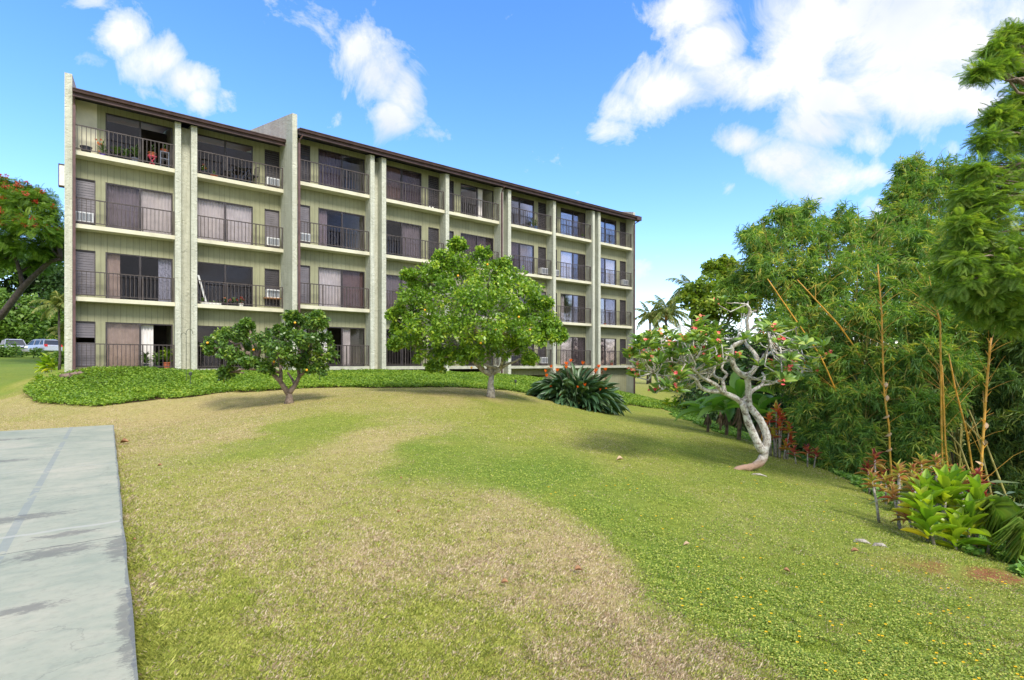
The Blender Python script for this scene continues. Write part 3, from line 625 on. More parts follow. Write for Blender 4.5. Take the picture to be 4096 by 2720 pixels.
def mk_tree(name, label, cat_, base, trunk, lobes, sub, per, L, Wd, lm, bm, r0=.2, T=T_LEAF, group=None, twigs=2, rf=.3, up=.7, outb=.6, droop=.2, shell=.5, rand=.6, low=-.6, extra_branches=None, flat=.85, origin_branches=None):
    """trunk: polyline (world) from base; a limb runs to every lobe and twigs to some of its leaf clumps"""
    base = np.asarray(base, float); e = empty(name, base, 0, label, cat_, group)
    tb = MB(); tr = [np.asarray(p, float)-base for p in trunk]
    tb.tube(tr, [r0*(1.25 if i == 0 else 1-.45*i/max(1,len(tr)-1)) for i in range(len(tr))], 10)
    nodes = list(tr)
    for br, ra in (extra_branches or []):
        b_ = [np.asarray(p, float)-base for p in br]; tb.tube(b_, list(np.linspace(ra, ra*.55, len(b_))), 8); nodes += b_[1:]
    nd_ = np.array(nodes)
    for c, r in lobes:
        c = c-base; cand = nd_[len(nd_)//3:] if len(nd_) > 3 else nd_[-1:]; i = np.argmin(((cand-c)**2).sum(1)+(cand[:,2] > c[2])*3)
        tb.tube(wig(cand[i], c), list(np.linspace(r0*.4, r0*.14, 5)), 6)
        for _ in range(twigs):
            d = rsph(1)[0]; d[2] = abs(d[2])*.6; tb.tube(wig(c-(c-cand[i])*.3, c+d*r*.8, 4), list(np.linspace(r0*.16, r0*.06, 4)), 5)
    tb.build('trunk', bm, e, smooth=True)
    cs, rr = subclumps([(c-base, r) for c, r in lobes], sub, rf, flat, low)
    V, F, q = leaves(cs, rr, per, L, Wd, T, up, outb, droop, shell, rand)
    np_mesh('crown', V, F, lm, e, {'rnd': q})
    return e, (cs, rr)

# ------------------------------------------------------------------ citrus trees on the lawn
def D(px, py, Z, dz=0): return W(px, py, Z+dz)
b1 = onground(1157, 15.1)
l1 = [(870,1382,15.1,46),(912,1352,15.6,44),(925,1425,14.8,44),(912,1492,14.9,34),(985,1325,15.2,40),(990,1400,15.8,46),(1000,1452,14.5,36),(1060,1370,14.8,54),(1070,1430,15.6,58),(1120,1410,14.3,52),
      (1130,1330,15.8,36),(1175,1285,15.1,34),(1170,1350,15.0,52),(1235,1300,15.5,48),(1272,1290,14.9,38),(1225,1370,14.5,52),(1295,1355,15.4,40),(1170,1262,15.1,22),(1275,1262,14.9,20),(990,1300,15.1,24),(845,1400,15.1,26),(1300,1420,15.0,50),(1240,1440,15.2,56),(1170,1440,14.8,50),(1265,1478,15.0,34),(1060,1475,14.7,34)]
br1 = [([b1+[0,0,.22],D(1131,1541,15.1),D(1119,1523,15.0),D(1078,1482,14.9),D(1030,1440,15.0)],.085),([D(1122,1528,15.0),D(1124,1492,15.2),D(1120,1440,15.3)],.06),
       ([b1+[0,0,.28],D(1167,1559,15.1),D(1182,1538,15.2),D(1198,1503,15.2),D(1193,1475,15.3),D(1220,1420,15.3)],.08),([D(1180,1540,15.2),D(1168,1515,15.5),D(1150,1490,15.6)],.045)]
e, (cs, rr) = mk_tree('orange_tree', 'small dark green orange tree with low forked trunk, left of the larger one', 'tree', b1, [b1-[0,0,.06], b1+[.0,0,.12], b1+[0,0,.30]], px_lobes(l1), 18, 50, .095, .045, M['citrus'], M['bark_brown'], .13, T_OVAL, extra_branches=br1, rf=.30, droop=.1, twigs=1)
for px, py in ((1180,1291),(1232,1384),(1096,1446),(1227,1480),(1014,1399),(830,1371)):
    MB().ball((0,0,0), .032).build('orange_fruit', M['orange'], e, D(px, py, 14.55)-b1, smooth=True)
b2 = onground(1962, 17.3)
l2 = [(1825,1065,17.3,80),(1745,1100,17.0,75),(1690,1140,17.6,75),(1650,1200,17.0,70),(1625,1270,17.3,60),(1640,1350,17.0,70),(1700,1300,16.4,80),(1720,1410,17.2,65),(1790,1200,16.2,100),(1800,1330,15.9,95),(1800,1435,16.8,50),
      (1900,1080,17.6,85),(1960,1120,16.8,85),(1890,1200,15.7,100),(1990,1220,16.2,100),(2040,1130,17.4,75),(2100,1180,17.0,75),(2130,1250,17.5,80),(2190,1300,17.2,62),(2200,1350,17.0,48),(2110,1340,16.6,80),(2020,1330,15.9,90),(1920,1320,15.6,95),
      (1880,1420,16.5,65),(2060,1400,17,60),(1960,1400,17.8,60),(1800,1200,18.6,120),(1950,1250,19.0,130),(1830,1340,18.4,110),(2060,1290,18.6,100),(1600,1320,17.3,38),(1830,985,17.3,34),(1770,1040,17.2,45),(1570,1265,17.1,24),(1585,1380,17.2,32),(1930,1015,17.4,32),(2005,1060,17.4,40),(1640,1105,17.2,34),(2170,1215,17.3,36),(2245,1345,17.1,22),(1745,1465,16.9,34),(2120,1440,17,32),(1590,1250,17.2,32),(2225,1320,17.2,30)]
br2 = [([D(1966,1500,17.3),D(1929,1480,17.2),D(1890,1440,17.1),D(1850,1400,17.0)],.09),([D(1968,1495,17.3),D(1940,1430,17.3),D(1925,1360,17.2),D(1900,1250,17.2)],.09),
       ([D(1970,1495,17.3),D(2000,1475,17.3),D(2020,1440,17.4),D(2060,1380,17.4)],.08),([D(1966,1500,17.3),D(1960,1430,17.9),D(1960,1330,18.2)],.07),([D(2000,1475,17.3),D(2015,1430,16.9),D(2010,1360,16.8)],.05),([D(1935,1480,17.2),D(1915,1430,16.8),D(1870,1360,16.6)],.05)]
e, (cs, rr) = mk_tree('orange_tree', 'tall rounded bright green orange tree, the larger of the two before the building', 'tree', b2, [b2-[0,0,.08], b2+[.02,0,.25], D(1962,1540,17.3), D(1968,1492,17.3)], px_lobes(l2), 42, 38, .10, .05, M['citrus_l'], M['bark_grey'], .145, T_OVAL, extra_branches=br2, rf=.25, droop=.05, twigs=3)
for px, py, Z in ((1832,1103,16.0),(1857,1224,15.6),(1984,1318,15.6),(1923,1372,15.4),(2075,1268,15.8),(1950,1058,16.5),(1886,1470,16.2),(2120,1320,16.2),(1700,1240,16.2)):
    MB().ball((0,0,0), .034).build('orange_fruit', M['orange'], e, D(px, py, Z-.25)-b2, smooth=True)

# ------------------------------------------------------------------ frangipani
def R1(x, y): return 2400+x/1.568, 1000+y/1.568
b3 = onground(2990, 10.5)
FR = empty('frangipani_tree', b3, 0, 'leaning frangipani with bare twisting grey limbs, leaf rosettes and pink blossoms', 'tree')
def fp(x, y, Z=10.5): px, py = R1(x, y); return W(px, py, Z)-b3
fb_ = MB(); fnodes = []
def lim(pts, r0, r1, dz=(0,0)):
    P = []; n = len(pts)
    for i, (x, y) in enumerate(pts): P.append(fp(x, y, 10.5+dz[0]+(dz[1]-dz[0])*i/(n-1)))
    Q = []                                                     # smooth the polyline
    for i in range(n-1):
        p0, p1, p2, p3 = P[max(i-1,0)], P[i], P[i+1], P[min(i+2,n-1)]
        for t in (0, .33, .66): Q.append(.5*((2*p1)+(-p0+p2)*t+(2*p0-5*p1+4*p2-p3)*t*t+(-p0+3*p1-3*p2+p3)*t**3))
    Q.append(P[-1]); rd = np.linspace(r0, r1, len(Q))*(1+.07*rng.normal(size=len(Q)))
    fb_.tube(Q, list(rd), 9); fnodes.extend(Q)
lim([(815,1402),(870,1372),(930,1362),(985,1350),(1020,1320),(1030,1280),(1020,1240)], .05, .088)
lim([(905,1372),(940,1366),(990,1340),(1022,1300)], .05, .086); 
lim([(1020,1260),(1000,1235),(960,1150),(930,1080),(905,1000),(893,965)], .08, .06, (0,-.1))
lim([(1025,1270),(1046,1200),(1038,1140),(1000,1060),(945,990),(925,950)], .08, .064, (0,.1))
lim([(940,985),(930,930),(930,860),(920,790)], .064, .054, (.1,0))
lim([(920,790),(880,775),(840,730),(825,660),(832,605),(885,578),(912,540),(927,500),(922,440),(940,380),(918,340)], .06, .025, (0,-.5))
lim([(920,785),(955,765),(985,700),(970,650),(925,600),(905,570)], .058, .03, (0,.4)); lim([(978,705),(1010,690),(1032,658)], .04, .03, (.2,0)); lim([(925,515),(960,490),(985,468)], .028, .02, (-.2,-.4)); lim([(935,400),(980,378)], .02, .014, (-.4,-.5))
lim([(905,975),(860,935),(790,900),(750,885),(690,885),(630,860),(595,805),(510,770)], .062, .026, (0,-.5))
lim([(770,893),(730,850),(690,825),(640,800),(610,768),(560,735)], .045, .022, (-.2,-.9)); lim([(785,895),(770,820),(797,780),(762,740),(800,660),(835,612)], .038, .02, (0,.6))
lim([(778,815),(712,785),(727,700),(720,640),(660,572),(570,512)], .034, .017, (.1,1.0)); lim([(895,945),(960,880),(1010,850),(1032,800),(1018,770)], .045, .022, (0,.8)); lim([(1010,850),(1090,835),(1140,790)], .025, .015, (.6,.9))
lim([(1032,670),(1090,630),(1160,600),(1220,560)], .026, .013, (0,.6)); lim([(1035,660),(1060,590),(1050,500)], .026, .013, (0,-.5)); lim([(905,575),(860,550),(790,560),(700,520)], .026, .013, (.3,1.0)); lim([(800,660),(740,620),(640,600),(560,600)], .022, .012, (.4,.2))
lim([(595,805),(520,720),(430,700)], .024, .013, (-.4,-.6)); lim([(510,770),(420,790),(330,770)], .024, .013, (-.5,-.9)); lim([(560,600),(470,590),(400,560)], .016, .01, (.2,.3)); lim([(1140,690),(1200,700),(1260,780)], .016, .01, (.6,.8)); lim([(1090,630),(1150,680),(1200,660),(1280,690)], .02, .011, (.2,.8))
# rosettes of leaves on twigs
ros = []
def region(n, x0, x1, y0, y1, keep=lambda x, y: True):
    k = 0
    while k < n:
        x = random.uniform(x0, x1); y = random.uniform(y0, y1)
        if keep(x, y): ros.append(fp(x, y, 10.5+random.uniform(-1.3, 1.4))); k += 1
region(125, 190, 760, 460, 920, lambda x, y: ((x-475)/290)**2+((y-695)/215)**2 < 1 and y > 560-.25*(x-250) and not (x > 560 and y > 760))
region(16, 560, 900, 440, 720); region(48, 980, 1420, 480, 860, lambda x, y: y > 440+.25*(1420-x)*.4 and ((x-1180)/240)**2+((y-650)/190)**2 < 1)
for x, y in ((905,325),(885,330),(930,320),(790,330),(745,345),(600,780),(560,770),(1010,480),(900,400),(1230,480),(1060,480),(1385,590),(210,670),(240,760),(350,900),(380,880)): ros.append(fp(x, y, 10.5+random.uniform(-.5,.5)))
FN = np.array(fnodes)[30:]
parts = []; fl = []
for c in ros:
    d2 = ((FN-c)**2).sum(1); i = int(np.argmin(d2)); q = FN[i]; dist = math.sqrt(d2[i])
    if dist > .12: 
        m_ = (q+c)/2+rng.normal(size=3)*.09*dist*2-np.array([0,0,.05*dist])
        fb_.tube([q, (q*2+m_)/3, m_, (m_+c*2)/3+rng.normal(size=3)*.02, c], list(np.linspace(.015, .009, 5)), 6)
    n = random.randint(9, 15); an = rng.random(n)*2*math.pi; ax = unit((c-q)+np.array([0,0,.7*dist+.3]))
    d = np.stack([np.cos(an), np.sin(an), rng.random(n)*1.3-.1], 1); yd = unit(d+ax*.5); pos = c+yd*.02
    L = .14+.13*rng.random(n); parts.append(scatter(T_STRAP, pos, yd, unit(ax+yd*.1+rng.normal(size=(n,3))*.2), L, L*.33))
    if random.random() < .36: fl.append(c+ax*.10)
V, F, q = cat(parts); np_mesh('leaf_rosettes', V, F, M['frangi'], FR, {'rnd': q})
fb_.build('trunk', M['lichen'], FR, smooth=True)
parts = []
for c in fl:
    k = random.randint(3, 6)
    for _ in range(k):
        cc = c+rng.normal(size=3)*.035; n = 5; an = np.arange(n)*2*math.pi/5; ax = unit(rng.normal(size=3)*.5+np.array([0,-.5,.8])); u = unit(np.cross(ax, [1,.2,.1])); v = np.cross(ax, u)
        yd = u*np.cos(an)[:,None]+v*np.sin(an)[:,None]+ax*.35; parts.append(scatter(T_OVAL, np.repeat(cc[None], n, 0), yd, np.repeat(ax[None], n, 0), .042, .034))
V, F, q = cat(parts); np_mesh('blossoms', V, F, M['pinkfl'], FR, {'rnd': q})

# ------------------------------------------------------------------ bird of paradise
b4 = onground(2305, 20.9)
BP = empty('bird_of_paradise', b4, 0, 'wide dark green bird-of-paradise clump with orange flowers by the sixth and seventh bays', 'plant')
n = 620; an = rng.random(n)*2*math.pi; rr = np.sqrt(rng.random(n)); el = R(82)-rr*R(66)+rng.normal(size=n)*.10
root = np.stack([np.cos(an)*rr*.95, np.sin(an)*rr*.55, np.zeros(n)], 1); root[:,2] = ground(root[:,0]+b4[0], root[:,1]+b4[1])-b4[2]
dirn = np.stack([np.cos(an)*np.cos(el), np.sin(an)*np.cos(el), np.sin(el)], 1)
stem = (.28+.84*rng.random(n))*(1.14-.5*rr)
tip = root+dirn*stem[:,None]
yd = unit(dirn+np.array([0,0,-.12])-np.array([0,0,1])*(rr**2*.35)[:,None]+rng.normal(size=(n,3))*.08)
zd = unit(np.stack([-np.cos(an)*.2, -np.sin(an)*.2-.25, np.ones(n)], 1)+rng.normal(size=(n,3))*.35)
V, F, q = scatter(strap(5, .75, (.3,.8,1,.95,.6,.03), .22), tip, yd, zd, .52+.25*rng.random(n), .12+.05*rng.random(n)); np_mesh('leaf_blades', V, F, M['strel'], BP, {'rnd': q})
V, F, q = scatter((np.array([(-.5,0,0),(.5,0,0),(.4,1,0),(-.4,1,0)]), np.array([(0,1,2,3)])), root, dirn, zd, stem, .022); np_mesh('leaf_stalks', V, F, M['strel'], BP, {'rnd': q})
for X, Y in ((1220,150),(810,275),(1120,285),(945,345),(690,370),(710,460),(1815,265),(1760,350),(1955,330),(805,700),(1385,710),(1520,660),(1860,770),(1000,875),(1975,740),(1745,390),(1470,200),(1130,210)):
    px, py = 2050+X/5.247, 1420+Y/5.247; c = W(px, py, 20.2+random.uniform(-.5,.3))-b4; s = random.choice((-1,1))
    ft = MB(); g = np.array([c[0]*.55, c[1]*.4, max(.1, c[2]-.7)]); ft.tube([g, (g+c)/2+[0,0,.03], c], [.012,.01,.01], 5)
    fo = ft.build('flower_stalk', M['bark_brown'], BP)
    k = 5; yd = unit(np.array([[s*(.25*i-.35), -.2, 1.0] for i in range(k)])+rng.normal(size=(k,3))*.12)
    V, F, q = scatter(T_LEAF, np.repeat(c[None], k, 0), yd, rng.normal(size=(k,3))+np.array([0,-1,0]), .15, .05); np_mesh('petals', V, F, M['orangefl'], fo, {'rnd': q})
    V, F, q = scatter(T_LEAF, c[None], np.array([[s*1.0,-.2,.12]]), np.array([[0,-.6,1.]]), .22, .045); np_mesh('beak', V, F, M['beak'], fo, {'rnd': q})

# ------------------------------------------------------------------ bamboo
def culm_mb(pts, r, m=None):
    """a culm with swollen nodes"""
    P = [np.asarray(p, float) for p in pts]; m = m or MB(); Q = []; Rd = []
    for i in range(len(P)-1):
        L = np.linalg.norm(P[i+1]-P[i]); k = max(2, int(L/.28))
        for j in range(k):
            t = j/k; q = P[i]+(P[i+1]-P[i])*t; d = (P[i+1]-P[i])/L
            Q += [q-d*.012, q, q+d*.012]; Rd += [r, r*1.22, r]
    Q.append(P[-1]); Rd.append(r*.7); Rd = [a*(1-.35*i/len(Rd)) for i, a in enumerate(Rd)]
    return m.tube(Q, Rd, 8)
def sprays(cs, rr, per, nl=7, L=.17, Wd=.020, droop=.18):
    """bamboo foliage: little fans of narrow leaves at the ends of twigs"""
    n = len(cs)*per; c = np.repeat(cs, per, 0); r = np.repeat(rr, per); d = rsph(n)
    pos = c+d*(r*(.35+.65*rng.random(n)**.6))[:,None]*np.array([1,1,.9]); ax = unit(d*.8+rng.normal(size=(n,3))*.6+np.array([0,0,-.15]))
    P = np.repeat(pos, nl, 0)+np.repeat(ax, nl, 0)*(np.tile(np.arange(nl), n)*.022-.05)[:,None]*1.6
    yd = unit(np.repeat(ax, nl, 0)+rng.normal(size=(n*nl,3))*.48+np.array([0,0,-droop])); zd = unit(np.array([0,-.15,1.])+rng.normal(size=(n*nl,3))*.55)
    s = .7+.6*rng.random(n*nl); V, F, q = scatter(T_BAM, P, yd, zd, L*s, Wd*s)
    q = np.clip(np.repeat(np.repeat(rng.random(n), nl), len(T_BAM[0]))*.75+q*.25, 0, 1); return V, F, q
bam = [  # label, base (px,Z), lobes, culms px lists, material, spray density
 ('bamboo clump behind the frangipani with golden culms arching left', (3400,13.5), [(3080,1010,15,95),(2980,1150,15.5,80),(3130,890,16,60),(3030,950,16,60),(3180,1110,14.5,105),(3000,1075,15.5,80),(3120,1120,14.5,110),(3180,960,15.5,90),(3200,1280,14,110),(3230,1410,13.6,90),(3310,1580,13.2,95),(3230,1690,13.2,70),(3330,1700,12.8,90),(3160,1210,15,100),(3170,1520,14.4,80),(3330,1820,12.3,70)],
   [[(3387,1700),(3361,1612),(3337,1548),(3310,1485),(3280,1421),(3223,1338),(3152,1236),(3070,1115)],[(3480,1520),(3431,1408),(3357,1300),(3267,1204),(3190,1120)]], 'bamboo'),
 ('bamboo clump of bright green sprays with one tall straight golden shoot', (3560,12.5), [(3300,965,16,95),(3230,890,16.5,70),(3370,900,16.5,70),(3520,910,16.5,75),(3440,960,15.5,95),(3290,1110,14.5,110),(3430,1120,14,120),(3400,1290,13.2,110),(3540,1290,12.8,110),(3460,1450,12.6,105),(3470,1620,12.2,100),(3520,1790,11.8,100),(3580,1120,14.5,110),(3420,1800,11.9,80),(3620,1860,11.5,65)],
   [[(3559,1800),(3556,1701),(3543,1625),(3535,1542),(3530,1383),(3527,1255),(3511,1057)]], 'bamboo'),
 ('bamboo clump with paired golden culms rising behind the red cordylines', (3830,11.3), [(3600,980,15,100),(3700,950,15.5,90),(3850,1130,13.5,110),(3900,1250,13,100),(3860,1500,11.9,70),(3560,1560,12.2,80),(3600,1700,11.9,80),(3730,1050,14,105),(3720,1180,13.3,110),(3680,1310,12.6,110),(3800,1290,12.2,100),(3640,1450,12,100),(3760,1440,11.8,95),(3640,1620,11.6,95),(3740,1620,11.4,80),(3680,1770,11.2,80),(3880,1400,12.2,90)],
   [[(3889,1874),(3868,1733),(3846,1650),(3820,1548),(3795,1415)],[(3790,1860),(3782,1784),(3775,1620),(3769,1459)],[(3760,1290),(3753,1261),(3735,1210),(3718,1166)]], 'bamboo'),
 ('shaded bamboo clump at the right edge with thick golden culm broken off short', (4010,13.0), [(3960,1500,12.5,90),(4060,1450,12,110),(4080,1620,11.8,110),(3990,1680,12.6,90),(4100,1800,11.6,110),(4010,1850,12.2,80),(4150,1300,12.5,120),(4200,1500,12,120),(4060,1250,12,110),(4130,1150,12.5,110),(4020,1330,12.4,90),(4100,1980,10.8,70),(4180,1700,11,120),(4030,1560,11.4,90),(3960,1780,11.6,80),(4060,1730,11,90),(4090,1350,11.6,90)],
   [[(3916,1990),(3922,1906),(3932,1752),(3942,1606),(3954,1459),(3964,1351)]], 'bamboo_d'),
 ('tall feathery bamboo rising above the thicket against the sky', (3780,19), [(3700,720,18.5,90),(3640,770,18,85),(3780,740,18.5,95),(3850,720,18,80),(3620,850,17.5,75),(3720,850,18,110),(3830,850,18,110),(3640,930,17,80),(3760,960,17,110),(3880,960,17,100),(3590,800,18,50),(3570,880,17.5,60),(3660,670,18.3,50)],
   [], 'bamboo'),
]
for label, (bx, bz), lobes, culms, mat in bam:
    b = onground(bx, bz); e = empty('bamboo_clump', b, 0, label, 'bamboo', 'bamboo clumps of the thicket on the right')
    lb_ = px_lobes(lobes); cm = MB()
    for c, r in lb_:
        q = b+rng.normal(size=3)*np.array([.5,.5,0]); c = c-b; q = q-b; q[2] -= .2
        culm_mb([q, q*.6+c*.4+[0,0,.8], q*.2+c*.8+[0,0,.5], c+[0,0,r*.3]], .022, cm)
        for _ in range(6): d = rsph(1)[0]; cm.tube(wig(c*.85+q*.15, c+d*r*.95, 4), [.009,.007,.005,.003], 4, False)
    for c, r in lb_:
        for _ in range(7):
            d = rsph(1)[0]; d[1] = -abs(d[1]); a0 = c-b+d*r*.4; cm.tube([a0, a0+d*r*.35+[0,0,r*.25], a0+d*r*.75+[0,0,r*.3], a0+d*r*1.05+[0,0,r*.15]], [.010,.008,.006,.003], 4, False)
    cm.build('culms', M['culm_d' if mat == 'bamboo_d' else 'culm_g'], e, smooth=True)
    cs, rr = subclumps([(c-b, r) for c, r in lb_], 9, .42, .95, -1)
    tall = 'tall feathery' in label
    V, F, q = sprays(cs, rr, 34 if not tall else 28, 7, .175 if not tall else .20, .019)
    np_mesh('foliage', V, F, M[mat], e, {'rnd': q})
    for ci, cl in enumerate(culms):
        z = {0: bz-.9, 1: bz-1.6, 2: bz-.7, 3: bz-3.2}.get([x[0] for x in bam].index(label), bz)
        zf = z+.1
        pts = [W(px, py, zf) for px, py in cl]
        g0 = np.array([pts[0][0]+.1, pts[0][1]+.05, gz(pts[0][0], pts[0][1])-.1])
        if g0[2] < pts[0][2]-.1: pts = [g0]+pts
        cmb = culm_mb([p-b for p in pts], .026 if 'broken' in label else .021)
        sb = cmb                                                         # thin side branches with a few leaves
        for k in range(11):
            t = .25+.72*rng.random(); i = min(int(t*(len(pts)-1)), len(pts)-2); p = pts[i]+(pts[i+1]-pts[i])*(t*(len(pts)-1)-i)-b; d = rsph(1)[0]; d[2] = abs(d[2])*.5+.55; l = .35+.6*rng.random()
            sb.tube([p, p+d*l*.4, p+d*l*.75+[0,0,-.02], p+d*l+[0,0,-.12*l]], [.005,.004,.003,.002], 4, False)
        co = cmb.build('golden_culm', M['culm'], e, smooth=True)
        if len(cl) > 5 and ('straight' in label or 'broken' in label):
            for k in range(5):                                        # papery sheaths peeling from the culm
                t = .14+.10*k+.05*random.random(); i = int(t*(len(pts)-1)); p = pts[i]+(pts[i+1]-pts[i])*(t*(len(pts)-1)-i)-b; s = random.choice((-1,1))
                V, F, q = scatter(strap(5,.9,(.8,1,1,.9,.6,.1),.35), p[None], np.array([[s*.55,-.15,.8*random.choice((1,-1))]]), np.array([[s*-.3,-1,.1]]), .13, .075); np_mesh('husk', V, F, M['husk'], co)
            m = MB()
            for k in range(14):
                t = .45+.55*k/14; i = min(int(t*(len(pts)-1)), len(pts)-2); p = pts[i]+(pts[i+1]-pts[i])*(t*(len(pts)-1)-i)-b; s = (-1)**k
                m.tube([p, p+[s*.09,-.02,.12]], [.012,.002], 5)
            m.build('bud_sheaths', M['culm'], co)

# ------------------------------------------------------------------ trees on the right
bR = np.array([11.6, 8.9, 0]); bR[2] = gz(bR[0], bR[1])
lR = [(4000,1260,8.3,60),(4090,1290,8.2,60),(3900,1240,8.5,48),(4010,450,8.3,34),(4085,400,8.3,36),(3810,1000,8.8,50),(3790,1090,8.8,46),(3830,1180,8.6,48),(3760,1170,9.2,40),(3925,290,7.9,30),(3985,195,8,24),(4040,140,8,26),(3985,470,8.2,35),(3955,560,8.1,40),(3900,690,8.1,38),(3862,780,8.1,34),(3850,900,8,42),(3880,960,8,45),(3850,1050,7.9,42),(3870,1130,7.9,46),(3950,1180,7.9,40),(4080,190,8.2,48),(4005,255,8.0,40),(4110,290,8.4,44),(4100,480,8.3,70),(4080,560,8.2,95),(4000,690,8.2,95),(3950,760,8.1,85),(4090,720,8.5,110),(3905,830,8.2,60),(3990,870,8.0,105),(4090,900,8.3,120),(3960,990,8.0,100),(4070,1030,7.8,110),(3960,1110,7.9,70),(4050,1130,7.7,80),(4180,600,8.6,150),(4220,850,8.6,160),(4200,1080,8.3,150),(4080,1200,8.0,75),(4000,1060,8.2,80),(4180,380,8.6,130)]
mk_tree('feathery_tree', 'tall leaning tree with feathery yellow-green compound leaves filling the right edge', 'tree', bR, [bR-[0,0,.2], bR+[-.1,0,1.5], bR+[-.3,-.1,3], bR+[-.5,-.2,4.6], bR+[-.6,-.3,6.2], bR+[-.9,-.3,7.4]], px_lobes(lR), 58, 6, .18, .17, M['legume'], M['bark_brown'], .16, T_PIN, rf=.32, flat=.85, up=1.0, outb=.2, droop=.25, rand=.5, twigs=4)
# broadleaf tree behind
bG = onground(2840, 34)
lG = [(2765,1205,33,42),(2785,1165,33.5,40),(2820,1170,33,60),(2805,1240,32.5,50),(2860,1220,32,60),(2910,1180,32,65),(2880,1110,34,45),(2855,1075,34.5,36),(2905,1060,34.5,40),(2930,1240,32,55),(2960,1120,34,60),(2820,1270,33,40),(3020,1150,34,80),(2980,1230,33,80)]
mk_tree('broadleaf_tree', 'bushy yellow-green broadleaf tree between the coconut palms and the bamboo', 'tree', bG, [bG, bG+[0,0,2], bG+[.2,0,4]], px_lobes(lG), 24, 30, .26, .15, M['broad'], M['bark_brown'], .2, rf=.32)
# dark filler trees deep in the gully
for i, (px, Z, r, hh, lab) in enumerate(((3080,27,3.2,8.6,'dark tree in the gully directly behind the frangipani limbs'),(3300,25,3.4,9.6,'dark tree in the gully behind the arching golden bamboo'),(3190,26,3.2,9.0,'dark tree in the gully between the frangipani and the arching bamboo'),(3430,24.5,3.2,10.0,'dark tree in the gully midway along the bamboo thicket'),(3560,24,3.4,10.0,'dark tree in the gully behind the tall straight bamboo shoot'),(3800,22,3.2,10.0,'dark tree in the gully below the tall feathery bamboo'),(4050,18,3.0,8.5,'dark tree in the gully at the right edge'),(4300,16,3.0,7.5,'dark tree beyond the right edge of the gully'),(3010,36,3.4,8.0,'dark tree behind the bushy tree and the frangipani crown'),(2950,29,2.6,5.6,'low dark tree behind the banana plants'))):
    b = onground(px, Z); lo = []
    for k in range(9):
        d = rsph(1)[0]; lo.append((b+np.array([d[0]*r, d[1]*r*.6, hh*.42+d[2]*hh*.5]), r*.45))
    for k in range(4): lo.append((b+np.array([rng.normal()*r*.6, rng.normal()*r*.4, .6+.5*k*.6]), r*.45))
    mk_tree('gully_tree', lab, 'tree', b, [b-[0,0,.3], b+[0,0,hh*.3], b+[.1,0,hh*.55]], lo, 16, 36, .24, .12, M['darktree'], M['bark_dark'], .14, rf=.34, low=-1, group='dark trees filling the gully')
# palms
def palm(px, py, Z, label, nf=18, L=3.4, px0=None, shaft=True, thick=.17, name='coconut_palm', group=None):
    top = W(px, py, Z); bx = onground(px0 or px, Z); e = empty(name, bx, 0, label, 'palm tree', group); t = top-bx
    m = MB(); pts = [np.array([0,0,-.2]), t*[.25,.25,.3]+[.05,0,0], t*[.6,.6,.65], t]; m.tube(pts, [thick*1.3,thick,thick*.9,thick*.8], 9); m.build('trunk', M['palm_trunk'], e, smooth=True)
    if shaft: MB().tube([t-[0,0,.05], t+[0,0,.45], t+[0,0,1.1]], [thick*1.1, thick*1.25, thick*.6], 9).build('crownshaft', M['palm_shaft'], e, smooth=True)
    P = []
    for i in range(nf):
        a = i*2.399+random.uniform(-.3,.3); el = R(80)-R(95)*(i/nf)**.8; l = L*random.uniform(.85,1.1); p = t+[0,0,.9 if shaft else .1]; d = np.array([math.cos(a)*math.cos(el)+.12, math.sin(a)*math.cos(el), math.sin(el)]); seg = 12
        for k in range(seg):
            p2 = p+unit(d)*l/seg; tt = (k+1)/seg; ll = .20*L*math.sin(math.pi*(.15+.8*tt))+.05*L
            side = unit(np.cross(d, [0,0,1.])); nn = 4
            for s in (-1, 1):
                pos = p+(p2-p)*np.linspace(0, 1, nn, endpoint=False)[:,None]; yd = unit(side*s*.8+unit(d)*.55+np.array([0,0,-.45]))+rng.normal(size=(nn,3))*.12
                P.append(scatter(T_BAM, pos, yd, np.repeat(np.array([[0,0,1.]])+side*s*.3, nn, 0), ll, .030*L/3+.012))
            P.append(scatter((np.array([(-.5,0,0),(.5,0,0),(.5,1,0),(-.5,1,0)]), np.array([(0,1,2,3)])), p[None], (p2-p)[None], np.array([[0,-.3,1.]]), l/seg, .05))
            p = p2; d = unit(d)+np.array([0,0,-.115-.05*tt])
    V, F, q = cat(P); np_mesh('fronds', V, F, M['palmleaf'], e, {'rnd': q})
palm(2600, 1292, 75, 'shorter coconut palm standing nearest the end of the building', 17, 3.3, group='coconut palms on the skyline')
palm(2664, 1278, 72, 'taller coconut palm, second from the end of the building', 17, 3.8, group='coconut palms on the skyline')
palm(2768, 1200, 62, 'coconut palm half hidden behind the bushy yellow-green tree', 18, 3.6, group='coconut palms on the skyline')
palm(3470, 985, 24, 'palm crown poking out of the top of the bamboo', 12, 1.7, shaft=False, thick=.1)
